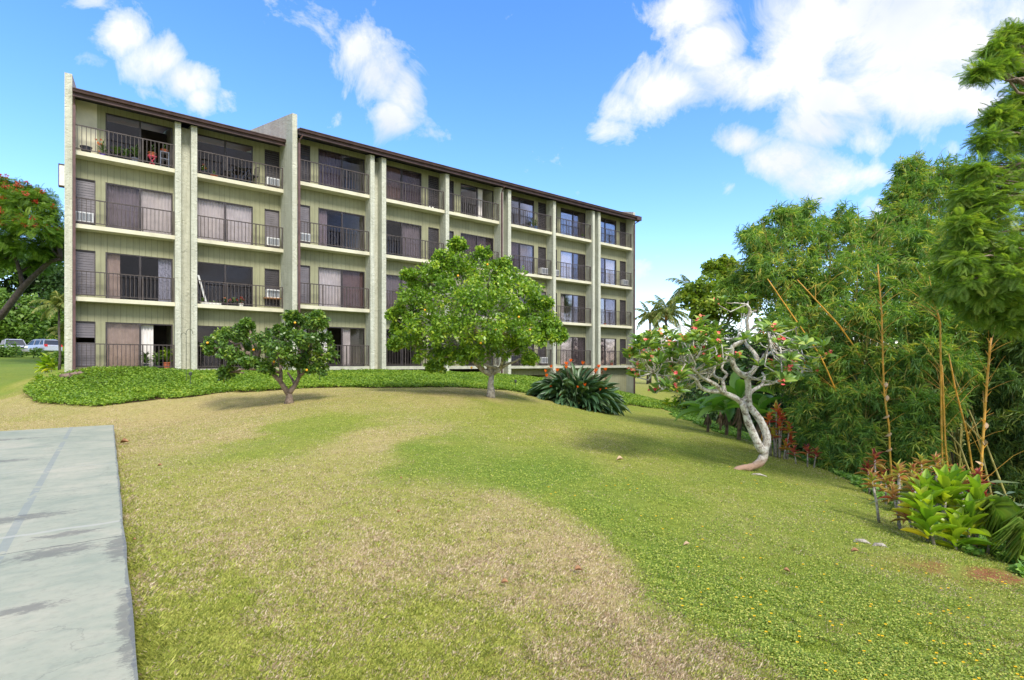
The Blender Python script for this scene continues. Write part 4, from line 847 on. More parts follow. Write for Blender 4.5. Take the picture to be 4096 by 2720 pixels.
# skyline bushes behind the lawn, right of the building
for i, (px, Z, w, h, mt, lab) in enumerate(((2590,66,3.2,5.4,'midtree','rounded green bush at the foot of the shorter coconut palm'),(2700,62,3.0,6.0,'midtree','rounded green bush at the foot of the taller coconut palm'),(2800,52,3.0,5.8,'midtree','rounded green bush behind the left side of the frangipani crown'),(2900,46,2.6,6.0,'broad','light green bush behind the middle of the frangipani crown'),(3000,40,2.8,7.5,'midtree','tall green bush between the light green bush and the bamboo'),(2520,80,4,6.4,'midtree','green bush beyond the corner of the building'))):
    b = onground(px, Z); lo = [(b+np.array([rng.normal()*w*.55, rng.normal()*w*.4, h*(.2+.55*rng.random())]), w*.42) for _ in range(9)]
    mk_tree('round_bush', lab, 'bush', b, [b, b+[0,0,h*.3], b+[0,0,h*.5]], lo, 16, 26, .34, .2, M[mt], M['bark_brown'], .12, rf=.34, group='bushes closing the view beyond the lawn')
# banana plants
def banana(px, Z, label, nl=8, h=1.5, s=1.0):
    b = onground(px, Z); e = empty('banana_plant', b, 0, label, 'banana plant', 'banana plants below the frangipani'); m = MB()
    m.tube([(0,0,-.1),(.03,0,h*.5),(0,0,h)], [.06*s,.055*s,.04*s], 9); m.build('stem', M['banana_stem'], e, smooth=True)
    P = []
    for i in range(nl):
        a = i*2.4+random.random(); el = R(random.uniform(5, 75)); d = np.array([[math.cos(a)*math.cos(el), math.sin(a)*math.cos(el), math.sin(el)]])
        P.append(scatter(strap(5, 1.1, (.25,.8,1,1,.8,.1), .15), np.array([[0,0,h]])+d*.1, d, np.array([[0,-.2,1.]])+rng.normal(size=(1,3))*.2, random.uniform(.9,1.4)*s, .34*s))
    V, F, q = cat(P); np_mesh('leaves', V, F, M['banana'], e, {'rnd': q})
    P = scatter(strap(5, .4, (.5,.9,1,.9,.6,.1), .2), np.array([[.05*math.cos(a),.05*math.sin(a),h*.8] for a in range(5)]), np.array([[.25*math.cos(a),.25*math.sin(a),-1] for a in range(5)]), np.array([[0,-1,.1]]*5), h*.5, .075)
    np_mesh('dead_leaves', P[0], P[1], M['banana_stem'], e)
banana(2830,17.5,'banana plant leftmost under the frangipani, with brown skirt of dead leaves',10,.6,.8); banana(2905,16.5,'banana plant under the lowest left limb of the frangipani',10,.75,.9); banana(2955,15.2,'banana plant with the largest upright bright leaves',9,1.1,1.0); banana(3035,14.5,'banana plant right of the frangipani trunk in the shade',9,.8,.8); banana(2880,19.5,'banana plant farthest back in the row',9,.8,.8)

# ------------------------------------------------------------------ ti plants, cordylines, crotons
def ti(px, Z, label, mat, name, cat_, canes, L=.4, Wd=.11, nl=16, base_off=0, cane_mat='bark_grey', stiff=.6):
    b = onground(px, Z); e = empty(name, b, 0, label, cat_); m = MB(); P = []
    for (dx, dy, hh, tilt) in canes:
        g = gz(b[0]+dx, b[1]+dy)-b[2]; t = np.array([dx+tilt, dy, g+hh]); m.tube([(dx,dy,g-.05),(dx+tilt*.4,dy,g+hh*.5),tuple(t)], [.018,.015,.013], 6)
        n = nl; an = np.arange(n)*2.399+random.random(); el = np.linspace(R(86), R(22) if (mat == 'ti' and L < .4) else R(5) if L < .3 else R(-12), n)+rng.normal(size=n)*.1
        d = np.stack([np.cos(an)*np.cos(el), np.sin(an)*np.cos(el), np.sin(el)], 1); pos = t+np.array([0,0,1.])*np.linspace(.04,-.22,n)[:,None]*min(1,L*2.5)
        zz = unit(np.stack([-np.cos(an)*np.sin(el), -np.sin(an)*np.sin(el), np.cos(el)+.05], 1)); ll = L*(.8+.35*rng.random(n))
        V, F, q = scatter(strap(5, stiff, (.35,.75,1,1,.8,.22) if mat == 'ti' else (.3,.8,1,.85,.5,.03), .18), pos, d, zz, ll, Wd*(.85+.3*rng.random(n)))
        old = np.repeat(np.clip((np.arange(n)/n-.72)*3, 0, 1), len(T_STRAP[0])); q = np.clip(q*.75*(1-old)+old, 0, 1); P.append((V, F, q))
    m.build('cane', M[cane_mat], e, smooth=True); V, F, q = cat(P); np_mesh('leaves', V, F, M[mat], e, {'rnd': q}); return e
ti(3815, 6.15, 'large glossy yellow-green ti plant in front of the red cordylines', 'ti', 'ti_plant', 'plant', [(-.26,.05,.40,-.04),(-.02,.1,.62,0),(.22,.0,.55,.04),(.06,-.12,.34,.02),(.30,-.1,.26,.06),(-.30,-.1,.24,-.08),(-.12,.2,.50,-.05),(.12,.15,.62,.02),(-.1,-.15,.16,0),(.34,.1,.42,.06)], .30, .10, 15, stiff=.4)
ti(3500, 9.3, 'slender dark red cordyline standing alone before the bamboo', 'cordred', 'cordyline', 'plant', [(0,0,.66,0),(.12,.05,.40,.04),(-.06,.05,.45,-.03),(.15,-.05,.22,.08)], .21, .04, 16)
ti(3665, 6.6, 'green and pink variegated cordyline on a thin pale cane, left of the yellow-green ti', 'croton', 'cordyline', 'plant', [(0,0,.62,-.05),(-.12,.1,.45,-.1),(.14,.2,.60,.06),(-.03,0,.25,-.1),(-.25,.3,.55,-.1),(.2,.1,.5,.05),(.0,.3,.7,0)], .17, .036, 20)
ti(3770, 7.6, 'golden and red variegated cordyline behind the yellow-green ti', 'croton', 'cordyline', 'plant', [(0,0,.78,0),(.15,0,.74,.05),(-.18,.1,.80,-.05),(.3,.1,.72,.05),(.42,.0,.76,.05),(-.3,.1,.66,-.05),(.07,.2,.84,0),(.22,.2,.6,0)], .17, .036, 20)
ti(3915, 7.2, 'bright red-topped cordyline at the foot of the broken golden bamboo', 'cordred', 'cordyline', 'plant', [(0,0,.80,0),(-.10,.1,.62,-.04),(.1,.05,.5,.04)], .18, .04, 14)
ti(3600, 8.3, 'small green cordyline between the lone red one and the variegated ones', 'croton', 'cordyline', 'plant', [(0,0,.5,0),(.2,0,.42,.05),(-.15,.1,.35,0)], .18, .038, 14)
ti(3105, 12.6, 'red and yellow croton bush behind the frangipani trunk', 'crotonred', 'croton', 'bush', [(0,0,1.15,0),(.12,.05,.95,.05),(-.12,0,.9,-.05),(.2,-.05,.7,.08),(-.18,-.05,.62,-.06),(.26,0,.45,.08),(.03,-.1,.75,0),(0,.1,.5,0),(-.25,0,.35,-.05),(.1,-.15,.3,.05),(.05,0,1.0,.02),(-.05,-.1,.55,-.08)], .20, .085, 12, stiff=.35)
ti(3230, 11.8, 'low dark red cordyline in the shade at the foot of the bamboo', 'cordred', 'cordyline', 'plant', [(0,0,.35,0),(.2,.1,.3,.05),(-.2,.1,.28,-.05)], .2, .05, 12)
ti(190, 25.5, 'bright yellow-green ti plant on the left lawn before the parked cars', 'ti', 'ti_plant', 'plant', [(0,0,.62,0),(.12,.05,.45,.08),(-.14,.05,.4,-.08)], .5, .13, 14)
ti(152, 20.6, 'small striped spider-like plant on the left lawn edge', 'ti', 'striped_plant', 'plant', [(0,0,.12,0),(.1,0,.08,.04)], .24, .04, 16)
ti(2700, 29, 'yellow croton by the grass path beyond the building', 'ti', 'croton', 'bush', [(0,0,.4,0),(.3,0,.35,.1),(-.3,.1,.3,-.1)], .35, .09, 14)
ti(2330, 29.5, 'thin red-leaved shrub against the olive skirt wall of the last bays', 'cordred', 'thin_shrub', 'bush', [(.7,0,.9,.1),(.9,.1,1.1,.2),(1.1,0,.8,.2),(.5,0,.7,-.1)], .14, .035, 10, cane_mat='bark_brown')
# fan palm at the right edge
bF = onground(4035, 5.75); bF[2] = gz(bF[0], bF[1]); FP = empty('fan_palm', bF, 0, 'low fan palm with drooping split leaves at the right edge of the lawn', 'palm plant'); P = []; st = MB()
for cx, cz, cy, tl in ((-.02,.36,-.1,0),(.30,.50,.1,.3),(.25,.25,-.15,.2),(.1,.5,.35,-.2)):
    c = np.array([cx, cy, cz]); st.tube([(.25,.3,-.02),(.15+cx*.5,.15,cz*.8),tuple(c)], [.014,.011,.009], 6)
    n = 30; an = np.linspace(R(-205), R(25), n)+tl; yd = np.stack([np.cos(an), -.45+0*an, np.sin(an)*.75+.12], 1)
    P.append(scatter(strap(5, .9, (.35,.8,1,.6,.3,.05), .5), np.repeat(c[None], n, 0), yd, np.stack([0*an, -np.ones(n)*.5, np.ones(n)*.8], 1)+rng.normal(size=(n,3))*.1, .36+.06*rng.random(n), .024))
st.build('stalks', M['bark_brown'], FP, smooth=True); V, F, q = cat(P); np_mesh('fan_leaves', V, F, M['fanleaf'], FP, {'rnd': q})
# tall reedy grass clump beside it
bW = onground(4010, 7.6); n = 260; off_ = np.stack([rng.normal(size=n)*.38, rng.normal(size=n)*.25, np.zeros(n)], 1); off_[:,2] = ground(off_[:,0]+bW[0], off_[:,1]+bW[1])-bW[2]
RG = empty('reed_clump', bW, 0, 'clump of grey-green drooping reedy grass behind the fan palm', 'grass clump')
V, F, q = scatter(strap(5, 2.3, (.6,1,1,.8,.5,.05), .2), off_, unit(np.stack([rng.normal(size=n)*.35, rng.normal(size=n)*.3-.1, np.ones(n)], 1)), rng.normal(size=(n,3))*.5+np.array([0,-.3,.2]), .7+.5*rng.random(n), .02); np_mesh('blades', V, F, M['reed'], RG, {'rnd': q})

# ------------------------------------------------------------------ left side: trees, cars, shrubs
bP = onground(-120, 40)
brP = [([W(-120,1300,40), W(0,1270,40), W(60,1190,40), W(90,1150,40), W(130,1110,40), W(200,1045,40), W(245,1035,40)],.27),([W(92,1150,40), W(80,1090,40), W(66,1040,40), W(60,960,40)],.16)]
lP = [(20,800,40,60),(90,830,39.5,62),(160,800,40.5,50),(210,860,40,48),(60,900,38.5,65),(140,910,38.5,62),(200,950,39.5,52),(20,960,39,60),(100,990,39,55),(180,1010,40,45),(-60,850,40,80),(-60,980,40,80),(30,750,41,42),(235,930,40.5,36),(150,1060,41,35),(-10,1040,40,50),(250,1000,41,40),(110,770,41,34)]
e, (cs, rr) = mk_tree('flowering_tree', 'broad spreading tree with red blossoms and dark leaning trunk, left of the building', 'tree', bP, [bP, bP+[0,0,1.5], W(-120,1300,40)], px_lobes(lP), 34, 16, .55, .5, M['poinc'], M['bark_dark'], .3, T_PIN, rf=.28, up=.9, droop=.35, rand=.35, extra_branches=brP)
sel = rng.permutation(len(cs))[:95]; sel = sel[cs[sel][:,2]+bP[2] > 9.0]
V, F, q = leaves(cs[sel]+[0,-.3,.35], rr[sel]*.5, 26, .13, .09, up=.3); np_mesh('blossoms', V, F, M['redfl'], e, {'rnd': q})
for px, Z, w, h, mt, lab in ((20,84,6,13,'darktree','dark tree on the bank behind the left parked cars'),(190,86,6,12,'darktree','dark tree on the bank beside the building corner'),(-160,84,7,14,'midtree','green tree on the bank past the left edge'),(100,92,6,16,'midtree','tall green tree behind the dark trees on the bank'),(330,84,6,13,'darktree','dark tree on the bank hidden mostly by the building'),(60,66,4.4,7.5,'midtree','grey-green shrubby tree under the flowering tree crown'),(-30,70,4.4,8,'midtree','shrubby tree at the left edge under the flowering crown')):
    b = onground(px, Z); lo = [(b+np.array([rng.normal()*w*.5, rng.normal()*w*.35, h*(.12+.75*rng.random())]), w*.36) for _ in range(16)]
    mk_tree('bank_tree', lab, 'tree', b, [b-[0,0,.3], b+[0,0,h*.3], b+[.2,0,h*.6]], lo, 20, 26, .5, .3, M[mt], M['bark_dark'], .25, rf=.32, low=-1, group='trees on the bank behind the car park')
palm(236, 1235, 24.5, 'slender palm with arching pinnate leaves beside the left building corner', 12, 1.25, shaft=False, thick=.05, name='areca_palm')
palm(262, 1330, 25.5, 'lower small palm behind the left building corner', 10, 1.0, shaft=False, thick=.05, name='areca_palm')
bush_specs = ((-5,50,2.3,1.0,'midtree','low feathery hedge in front of the left parked car'),(-110,50,2.6,1.6,'midtree','low feathery hedge beyond the left edge'),(236,40,.7,1.6,'midtree','loose pale shrub beside the parked silver SUV'))
for px, Z, w, h, mt, lab in bush_specs:
    b = onground(px, Z); lo = [(b+np.array([rng.normal()*w*.5, rng.normal()*w*.3, h*(.15+.45*rng.random())]), w*.30) for _ in range(8)]
    mk_tree('hedge_bush', lab, 'bush', b, [b, b+[0,0,h*.3], b+[0,0,h*.4]], lo, 16, 24, .26, .12, M[mt], M['bark_brown'], .05, rf=.4)
def paint(name, c): 
    m, nt, nd, lk = newmat(name); p = nd.new('ShaderNodeBsdfPrincipled'); p.inputs['Metallic'].default_value = .5; p.inputs['Roughness'].default_value = .32; p.inputs['Coat Weight'].default_value = .6
    n = noise(nt, 2, 3); r = ramp(nd, [(.3, tuple(x*.93 for x in c)), (.7, c)]); lk.new(n.outputs[0], r.inputs[0]); lk.new(r.outputs[0], p.inputs['Base Color']); out(nt, p.outputs[0]); return m
M['silver'] = paint('silver_paint', (.55,.56,.62)); M['greyp'] = paint('pale_gold_paint', (.50,.47,.45))
M['carglass'] = surf('car_glass', (.03,.035,.045), .08, .05, 1, spec=.8); M['tyre'] = surf('tyre_rubber', (.02,.02,.022), .8, .1, 8)
M['redlamp'] = surf('tail_lamp', (.6,.02,.03), .2, .05, 6); M['lamp'] = surf('head_lamp', (.8,.8,.8), .1, .05, 6); M['navy'] = surf('dark_grille', (.03,.03,.08), .4, .1, 6)
def car(loc, rz, label, mat):
    e = empty('parked_car', loc, rz, label, 'car', 'cars parked on the upper lot'); wd = .9
    sec = [(-2.25,.42,.80,.80),(-2.2,.32,.92,.86),(-1.55,.28,1.0,.90),(-.9,.27,1.04,.90),(.6,.27,1.05,.90),(1.6,.28,1.07,.90),(2.2,.35,1.05,.86),(2.28,.45,.95,.80)]
    vs = []; fs = []
    for x, zb, zt, w in sec: vs += [(x,-w,zb),(x,w,zb),(x,w,zb+(zt-zb)*.55),(x,w*.93,zt),(x,-w*.93,zt),(x,-w,zb+(zt-zb)*.55)]
    for i in range(len(sec)-1):
        for k in range(6): fs.append((i*6+k, i*6+(k+1)%6, (i+1)*6+(k+1)%6, (i+1)*6+k))
    fs += [(5,4,3,2,1,0), tuple(range((len(sec)-1)*6, len(sec)*6))]
    bo = MB().add(vs, fs).build('body', mat, e)
    # cabin glass and roof; front of the car is -x
    gl = MB(); gl.hexa([(-1.15,-.80,1.0),(2.12,-.80,1.0),(2.12,.80,1.0),(-1.15,.80,1.0),(-.45,-.64,1.56),(1.85,-.62,1.56),(1.85,.62,1.56),(-.45,.64,1.56)]); gl.build('window_band', M['carglass'], e)
    rf_ = MB(); rf_.hexa([(-.52,-.66,1.56),(1.92,-.64,1.56),(1.92,.64,1.56),(-.52,.66,1.56),(-.35,-.56,1.645),(1.8,-.54,1.63),(1.8,.54,1.63),(-.35,.56,1.645)]); rf_.build('roof', mat, e)
    pl = MB()
    for s in (-1, 1):
        for x0, x1 in ((-1.17,-.47),(.15,.18),(1.15,1.2),(2.02,1.80)):
            pl.tube([(x0,s*.815,1.0),(x1,s*.655,1.57)], .035, 5)
        pl.tube([(-.3,s*.5,1.68),(1.7,s*.5,1.68)], .02, 5)
    pl.build('pillars', mat, e)
    for x in (-1.42, 1.38):
        for s in (-1, 1):
            w = MB(); pr = [(.2,-.1),(.33,-.1),(.35,-.07),(.35,.07),(.33,.1),(.2,.1)]; n = 16
            w.add([(x+r*math.cos(2*math.pi*k/n), s*.82+y, .35+r*math.sin(2*math.pi*k/n)) for r, y in pr for k in range(n)], [(i*n+k, i*n+(k+1)%n, (i+1)*n+(k+1)%n, (i+1)*n+k) for i in range(5) for k in range(n)])
            wo = w.build('wheel', M['tyre'], e); MB().add([(x+.2*math.cos(2*math.pi*k/n), s*.90, .35+.2*math.sin(2*math.pi*k/n)) for k in range(n)], [tuple(range(n))]).build('rim', M['acw'], wo)
    for s in (-1, 1):
        MB().box(-2.28,-2.12,s*.66-.14,s*.66+.14,.72,.88).build('headlight', M['lamp'], e); MB().box(2.1,2.31,s*.70-.12,s*.70+.12,.85,1.12).build('tail_light', M['redlamp'], e)
    MB().box(-2.29,-2.2,-.48,.48,.60,.84).build('grille', M['navy'], e); MB().box(-2.31,-2.295,-.16,.16,.44,.56).build('number_plate', M['white'], e)
    return e
def atg(px, Z): return onground(px, Z)
car(atg(166,59)-[0,0,.0], R(-22), 'silver SUV parked side-on with a red tail light, beside the building corner', M['silver'])
car(atg(55,54.5), R(140), 'silver SUV parked nose forward behind the feathery hedge', M['silver'])
car(atg(-60,56), R(140), 'beige car at the very left edge of the picture', M['greyp'])

# ------------------------------------------------------------------ balcony things
def place(name, b, k, x, y, label, cat_, z=0): lt, lz = off(b); return empty(name, BW(bays[b][0]+x, lt+y, k*H+lz+z), RZ, label, cat_)
def potplant(b, k, x, y, label, pot, r=.12, h=.2, n=26, L=.22, Wd=.05, leaf='potleaf', fl=None, z=0, spread=.8, low=False):
    e = place('potted_plant', b, k, x, y, label, 'potted plant', z)
    MB().lathe((0,0,0), [(r*.72,0),(r*.95,h*.85),(r*1.08,h*.86),(r*1.08,h),(r*.9,h),(r*.85,h*.9)], 14).build('pot', M[pot], e, smooth=False)
    an = rng.random(n)*6.28; el = R(20)+rng.random(n)*R(65); d = np.stack([np.cos(an)*np.cos(el)*spread, np.sin(an)*np.cos(el)*spread, np.sin(el)], 1)
    pos = np.array([0,0,h*.85])+d*.04+np.array([0,0,1])*(rng.random(n)*(L*1.2 if not low else 0))[:,None]
    V, F, q = scatter(T_STRAP, pos, d, np.array([0,0,1.])+rng.normal(size=(n,3))*.3, L*(.6+.6*rng.random(n)), Wd); np_mesh('leaves', V, F, M[leaf], e, {'rnd': q})
    if fl:
        c = np.array([0,0,h+L*.9])+rng.normal(size=(6,3))*np.array([.10,.08,.07+L*.3]); V, F, q = leaves(c, np.full(6,.03), 10, .05, .04); np_mesh('flowers', V, F, M[fl], e, {'rnd': q})
    return e
def B1(x): return x
pb = place('planter_tub', 0, 3, .42, .28, 'dark grey plastic tub at the left end of the top left balcony', 'tub'); 
MB().lathe((0,0,0), [(.13,0),(.19,.26),(.205,.26),(.205,.29),(.17,.29),(.15,.2)], 16).build('tub', M['black'], pb)
MB().tube([(.1,0,.22),(.14,.02,.33),(.2,.02,.30)], .02, 6).build('handle', M['black'], pb)
potplant(0,3,.95,.28,'spiky plant with an orange bloom in a purple pot on the top left balcony','purple',.10,.14,30,.26,.035,fl='orangefl')
potplant(0,3,1.42,.28,'leafy plant in a black pot, third from the left on the top left balcony','black',.11,.18,34,.24,.07)
potplant(0,3,1.75,.3,'bushy plant in a wide dark pot in the middle of the top left balcony','black',.13,.2,36,.22,.06)
potplant(0,3,2.05,.28,'upright feathery plant in a grey pot on the top left balcony','greym',.14,.2,40,.3,.03)
ps = place('plant_stand', 0, 3, 2.66, .3, 'pink folding plant stand with crossed legs on the top left balcony', 'plant stand'); m = MB()
for s in (-1,1):
    m.tube([(-.13,s*.08,0),(.12,s*.08,.42)], .014, 6); m.tube([(.13,s*.08,0),(-.12,s*.08,.42)], .014, 6)
m.build('legs', M['pink'], ps); MB().box(-.16,.16,-.12,.12,.42,.45).build('top', M['pink'], ps)
potplant(0,3,2.66,.3,'cactus in a terracotta bowl on the pink folding stand','terracotta',.15,.14,8,.2,.02,z=.452)
sh = place('metal_shelf', 0, 3, 3.12, .32, 'small blue-grey metal shelf at the right end of the top left balcony', 'shelf'); m = MB()
for x in (-.15,.15):
    for y in (-.12,.12): m.box(x-.015,x+.015,y-.015,y+.015,0,.70)
m.build('posts', M['greym'], sh); [MB().box(-.17,.17,-.14,.14,z0,z0+.03).build('shelf_board', M['greym'], sh) for z0 in (.12,.40,.702)]
potplant(0,3,3.12,.32,'small plant in a terracotta pan on top of the blue-grey metal shelf','terracotta',.15,.1,8,.16,.03,z=.734)
potplant(1,3,.32,.3,'tall climbing plant with red hibiscus blooms at the left end of the second top balcony','black',.14,.22,90,.16,.07,fl='redfl',spread=.5)
potplant(1,3,.72,.3,'low plant in a terracotta pan beside the red hibiscus','terracotta',.15,.12,14,.16,.04)
def chair(b, k, x, y, label, rz):
    e = place('patio_chair', b, k, x, y, label, 'chair'); e.rotation_euler = (0,0,RZ+rz); m = MB()
    MB().box(-.2,.2,-.2,.2,.42,.45).build('seat', M['black'], e); bk = MB(); bk.tube([(-.19,.19,.45),(-.19,.24,.9),(0,.25,.95),(.19,.24,.9),(.19,.19,.45)], .014, 6)
    for i in range(5): bk.tube([(-.12+.06*i,.195,.45),(-.12+.06*i,.24,.92)], .007, 5)
    bk.build('backrest', M['black'], e)
    for sx in (-1,1):
        for sy in (-1,1): MB().tube([(sx*.18,sy*.18,.42),(sx*.2,sy*.21,0)], .013, 6).build('leg', M['black'], e)
chair(1,3,1.35,.30,'black metal patio chair left of the small table on the second top balcony',R(60)); chair(1,3,2.35,.30,'black metal patio chair right of the small table on the second top balcony',R(-70))
tb_ = place('patio_table', 1, 3, 1.85, .30, 'small round black patio table between two chairs on the second top balcony', 'table')
MB().lathe((0,0,.66), [(.27,0),(.28,.015),(.27,.03)], 20).build('tabletop', M['black'], tb_)
for a in range(3): MB().tube([(0,0,.66),(.06*math.cos(a*2.1),.06*math.sin(a*2.1),.35),(.22*math.cos(a*2.1),.22*math.sin(a*2.1),0)], .013, 6).build('leg', M['black'], tb_)
potplant(1,1,.25,.25,'yellowish low plant at the left end of the flower-lined second floor balcony','white',.10,.10,18,.14,.04)
wb = place('window_box', 1, 1, .62, .25, 'long white flower trough on the second floor balcony above the small orange tree', 'planter'); MB().box(-.38,.38,-.09,.09,0,.12).build('trough', M['white'], wb)
V, F, q = leaves(np.array([[x,0,.14] for x in (-.3,-.1,.1,.3)]), np.full(4,.05), 20, .08, .04); np_mesh('leaves', V, F, M['potleaf'], wb, {'rnd': q})
potplant(1,1,1.22,.25,'magenta flowering plant in a low pot on the second floor balcony','black',.11,.10,24,.13,.05,fl='pinkfl')
potplant(1,1,1.55,.25,'dark leafy plant in a black pot beside the magenta flowers','black',.10,.13,24,.15,.05)
potplant(1,1,1.85,.25,'red flowering plant in a white pot on the second floor balcony','white',.11,.15,22,.14,.05,fl='redfl')
bd = place('leaning_board', 1, 1, .18, .40, 'white board leaning against the door jamb on the second floor balcony', 'board'); m = MB(); m.hexa([(.22,-.05,0),(.30,-.05,0),(.30,-.02,0),(.22,-.02,0),(-.12,-.02,1.35),(-.04,-.02,1.35),(-.04,.01,1.35),(-.12,.01,1.35)]); m.build('board', M['white'], bd)
# ground floor, first bay
potplant(0,0,2.42,.3,'leafy plant with yellow tag on the ground floor balcony, first bay','black',.13,.24,40,.28,.09)
potplant(0,0,2.85,.3,'low trailing plant in a dark bowl on the ground floor balcony, first bay','black',.15,.16,40,.3,.09)
potplant(0,0,3.2,.32,'tall rubber plant in a terracotta pot on the ground floor balcony, first bay','terracotta',.14,.3,60,.34,.10,leaf='bedleaf')
potplant(5,3,2.35,.3,'green plant in a blue pot on the top balcony, sixth bay','blue',.13,.24,24,.28,.05); potplant(5,3,2.05,.3,'thin plant beside the blue pot on the top balcony, sixth bay','greym',.10,.18,20,.3,.03)
potplant(6,3,.25,.3,'small leafy plant at the left end of the top balcony, seventh bay','black',.11,.3,24,.24,.05); potplant(6,3,2.9,.3,'low grey plant near the right end of the top balcony, seventh bay','greym',.13,.12,24,.14,.05)
potplant(5,0,2.0,.3,'orange terracotta pot with a thin plant, ground floor balcony, sixth bay','terracotta',.15,.28,20,.22,.05); potplant(7,0,1.6,.3,'small red pot on the ground floor balcony of the last bay','terracotta',.13,.2,10,.14,.05)
potplant(7,1,.9,.3,'small red pot on the second floor balcony of the last bay','terracotta',.1,.1,10,.1,.04)
lo_ = place('patio_lounger', 5, 0, .65, .3, 'dark woven patio bench on the ground floor balcony, sixth bay', 'bench'); MB().box(-.5,.5,-.2,.2,.30,.36).build('seat', M['black'], lo_); MB().box(-.5,.5,.17,.21,.36,.62).build('backrest', M['black'], lo_)
for sx in (-.46,.46):
    for sy in (-.17,.17): MB().box(sx-.02,sx+.02,sy-.02,sy+.02,0,.30).build('leg', M['black'], lo_)
cw_ = place('cat_carrier', 3, 3, 2.85, .22, 'pair of small white ornaments on the top balcony, fourth bay', 'ornament')
MB().lathe((-.1,0,0), [(.06,0),(.07,.04),(.03,.12),(.01,.17)], 10).build('ornament_cone', M['white'], cw_); MB().lathe((.1,0,0), [(.06,0),(.07,.04),(.03,.12),(.01,.17)], 10).build('ornament_cone', M['white'], cw_)
cw_.name = 'balcony_ornament'

# ------------------------------------------------------------------ small things near the building
h0 = onground(745, 20.0); hk = empty('shepherd_hook', h0, 0, 'tall dark double shepherd hook standing in the ground cover between the first two bays', 'garden hook')
m = MB(); T = W(745,1330,20.0)-h0
m.tube([(0,0,-.1),(0,0,T[2])]+[(.12-.12*math.cos(a),0,T[2]+.13*math.sin(a)) for a in np.linspace(.2,math.pi*.95,7)]+[(.25,0,T[2]-.06)], .009, 6)
m.tube([(0,0,T[2]-.12)]+[(-.10+.10*math.cos(a),0,T[2]-.12+.11*math.sin(a)) for a in np.linspace(.1,math.pi,6)]+[(-.2,0,T[2]-.2)], .009, 6); m.build('hook', M['iron'], hk)
for px, Z, hh, lab in ((762,19.0,.45,'short black garden spike light beside the shepherd hook'),(1278,21,.42,'thin garden spike light in the ground cover right of the small orange tree'),(2062,23.2,.35,'small garden spike light in the ground cover left of the bird-of-paradise')):
    b = onground(px, Z); e = empty('garden_light', b, 0, lab, 'garden light', 'spike lights in the ground cover'); MB().tube([(0,0,-.05),(0,0,hh)], .010, 6).build('spike', M['iron'], e)
    MB().lathe((0,0,hh), [(.035,0),(.05,.03),(.05,.09),(.065,.10),(.01,.15)], 12).build('lamp_head', M['iron'], e)
for i, (px, Z, r, lab) in enumerate(((268,20.4,.26,'reddish lava rock at the foot of the left downpipe'),(300,20.6,.22,'smaller lava rock right of the left downpipe foot'),(322,20.7,.20,'low lava rock farthest right at the left building corner'))):
    b = onground(px, Z); me = MB().ball((0,0,0), r, 8, .6); me.v = [tuple(np.array(v)*(1+.22*math.sin(v[0]*23+v[1]*17+i)+.12*math.sin(v[2]*41))) for v in me.v]
    tag(me.build('lava_rock', M['rock'], None, b+[0,0,.05]), lab, 'rock')
# dead leaves and root pieces lying on the lawn
def dead(px, py, Z, s, lab, col='deadleaf', name='fallen_leaf'):
    s *= .62; b = onground(px, Z); V, F, q = scatter(strap(5, random.uniform(-.9,.9), (.2,.7,1,.9,.5,.03), .5), np.array([[-s/2,0,.025]]), np.array([[1,.2*random.uniform(-1,1),.12]]), np.array([[0,-.4,1.]]), s, s*.45)
    o = np_mesh(name, V, F, M[col], None, None, b+[0,0,.01]); o.rotation_euler = (0,0,random.uniform(-.4,.4)); sol = o.modifiers.new('t','SOLIDIFY'); sol.thickness = .003; tag(o, lab, 'leaf')
def Zg(py, d=1.6): return d*FPX/(py-HY)
dead(2315,2275,Zg(2275,1.62),.11,'large curled orange-brown leaf on the dry patch of lawn'); dead(2020,2350,Zg(2350,1.6),.085,'dark brown curled leaf on the lawn left of the orange-brown one')
dead(500,1760,Zg(1760,1.57),.26,'long brown leaf by the far corner of the concrete deck'); dead(1605,1940,Zg(1940),.06,'small brown leaf on the lawn in the middle distance'); dead(1595,2075,Zg(2075),.06,'small dark leaf on the lawn below the middle one')
dead(3150,2295,4.7,.09,'reddish leaf on the clover lawn at the right'); dead(640,1865,Zg(1865,1.57),.10,'small brown leaf near the concrete deck edge'); dead(540,2170,Zg(2170,1.57),.05,'dark leaf lying close to the concrete deck edge')
dead(2480,1838,9.6,.22,'pale curled bark-like leaf on the green lawn left of the frangipani','husk'); dead(3420,2255,5.3,.11,'pink dry leaf below the surface roots at the right','deadleaf'); dead(2745,2150,Zg(2150,1.7),.10,'light brown leaf on the clover lawn','husk')
for px, Z, s, lab in ((3030,10.0,.34,'pale surface root beside the base of the frangipani'),(3445,5.75,.20,'pinkish surface root breaking through the clover at the right'),(3520,5.65,.17,'second pinkish surface root right of the larger one')):
    b = onground(px, Z); m = MB(); m.tube([(-s/2,0,-.02),(-s*.2,.02,.016),(s*.1,-.01,.02),(s/2,-.03,-.02)], [.01,.02,.022,.008], 8); tag(m.build('surface_root', M['bark_grey'], None, b, smooth=True), lab, 'root')

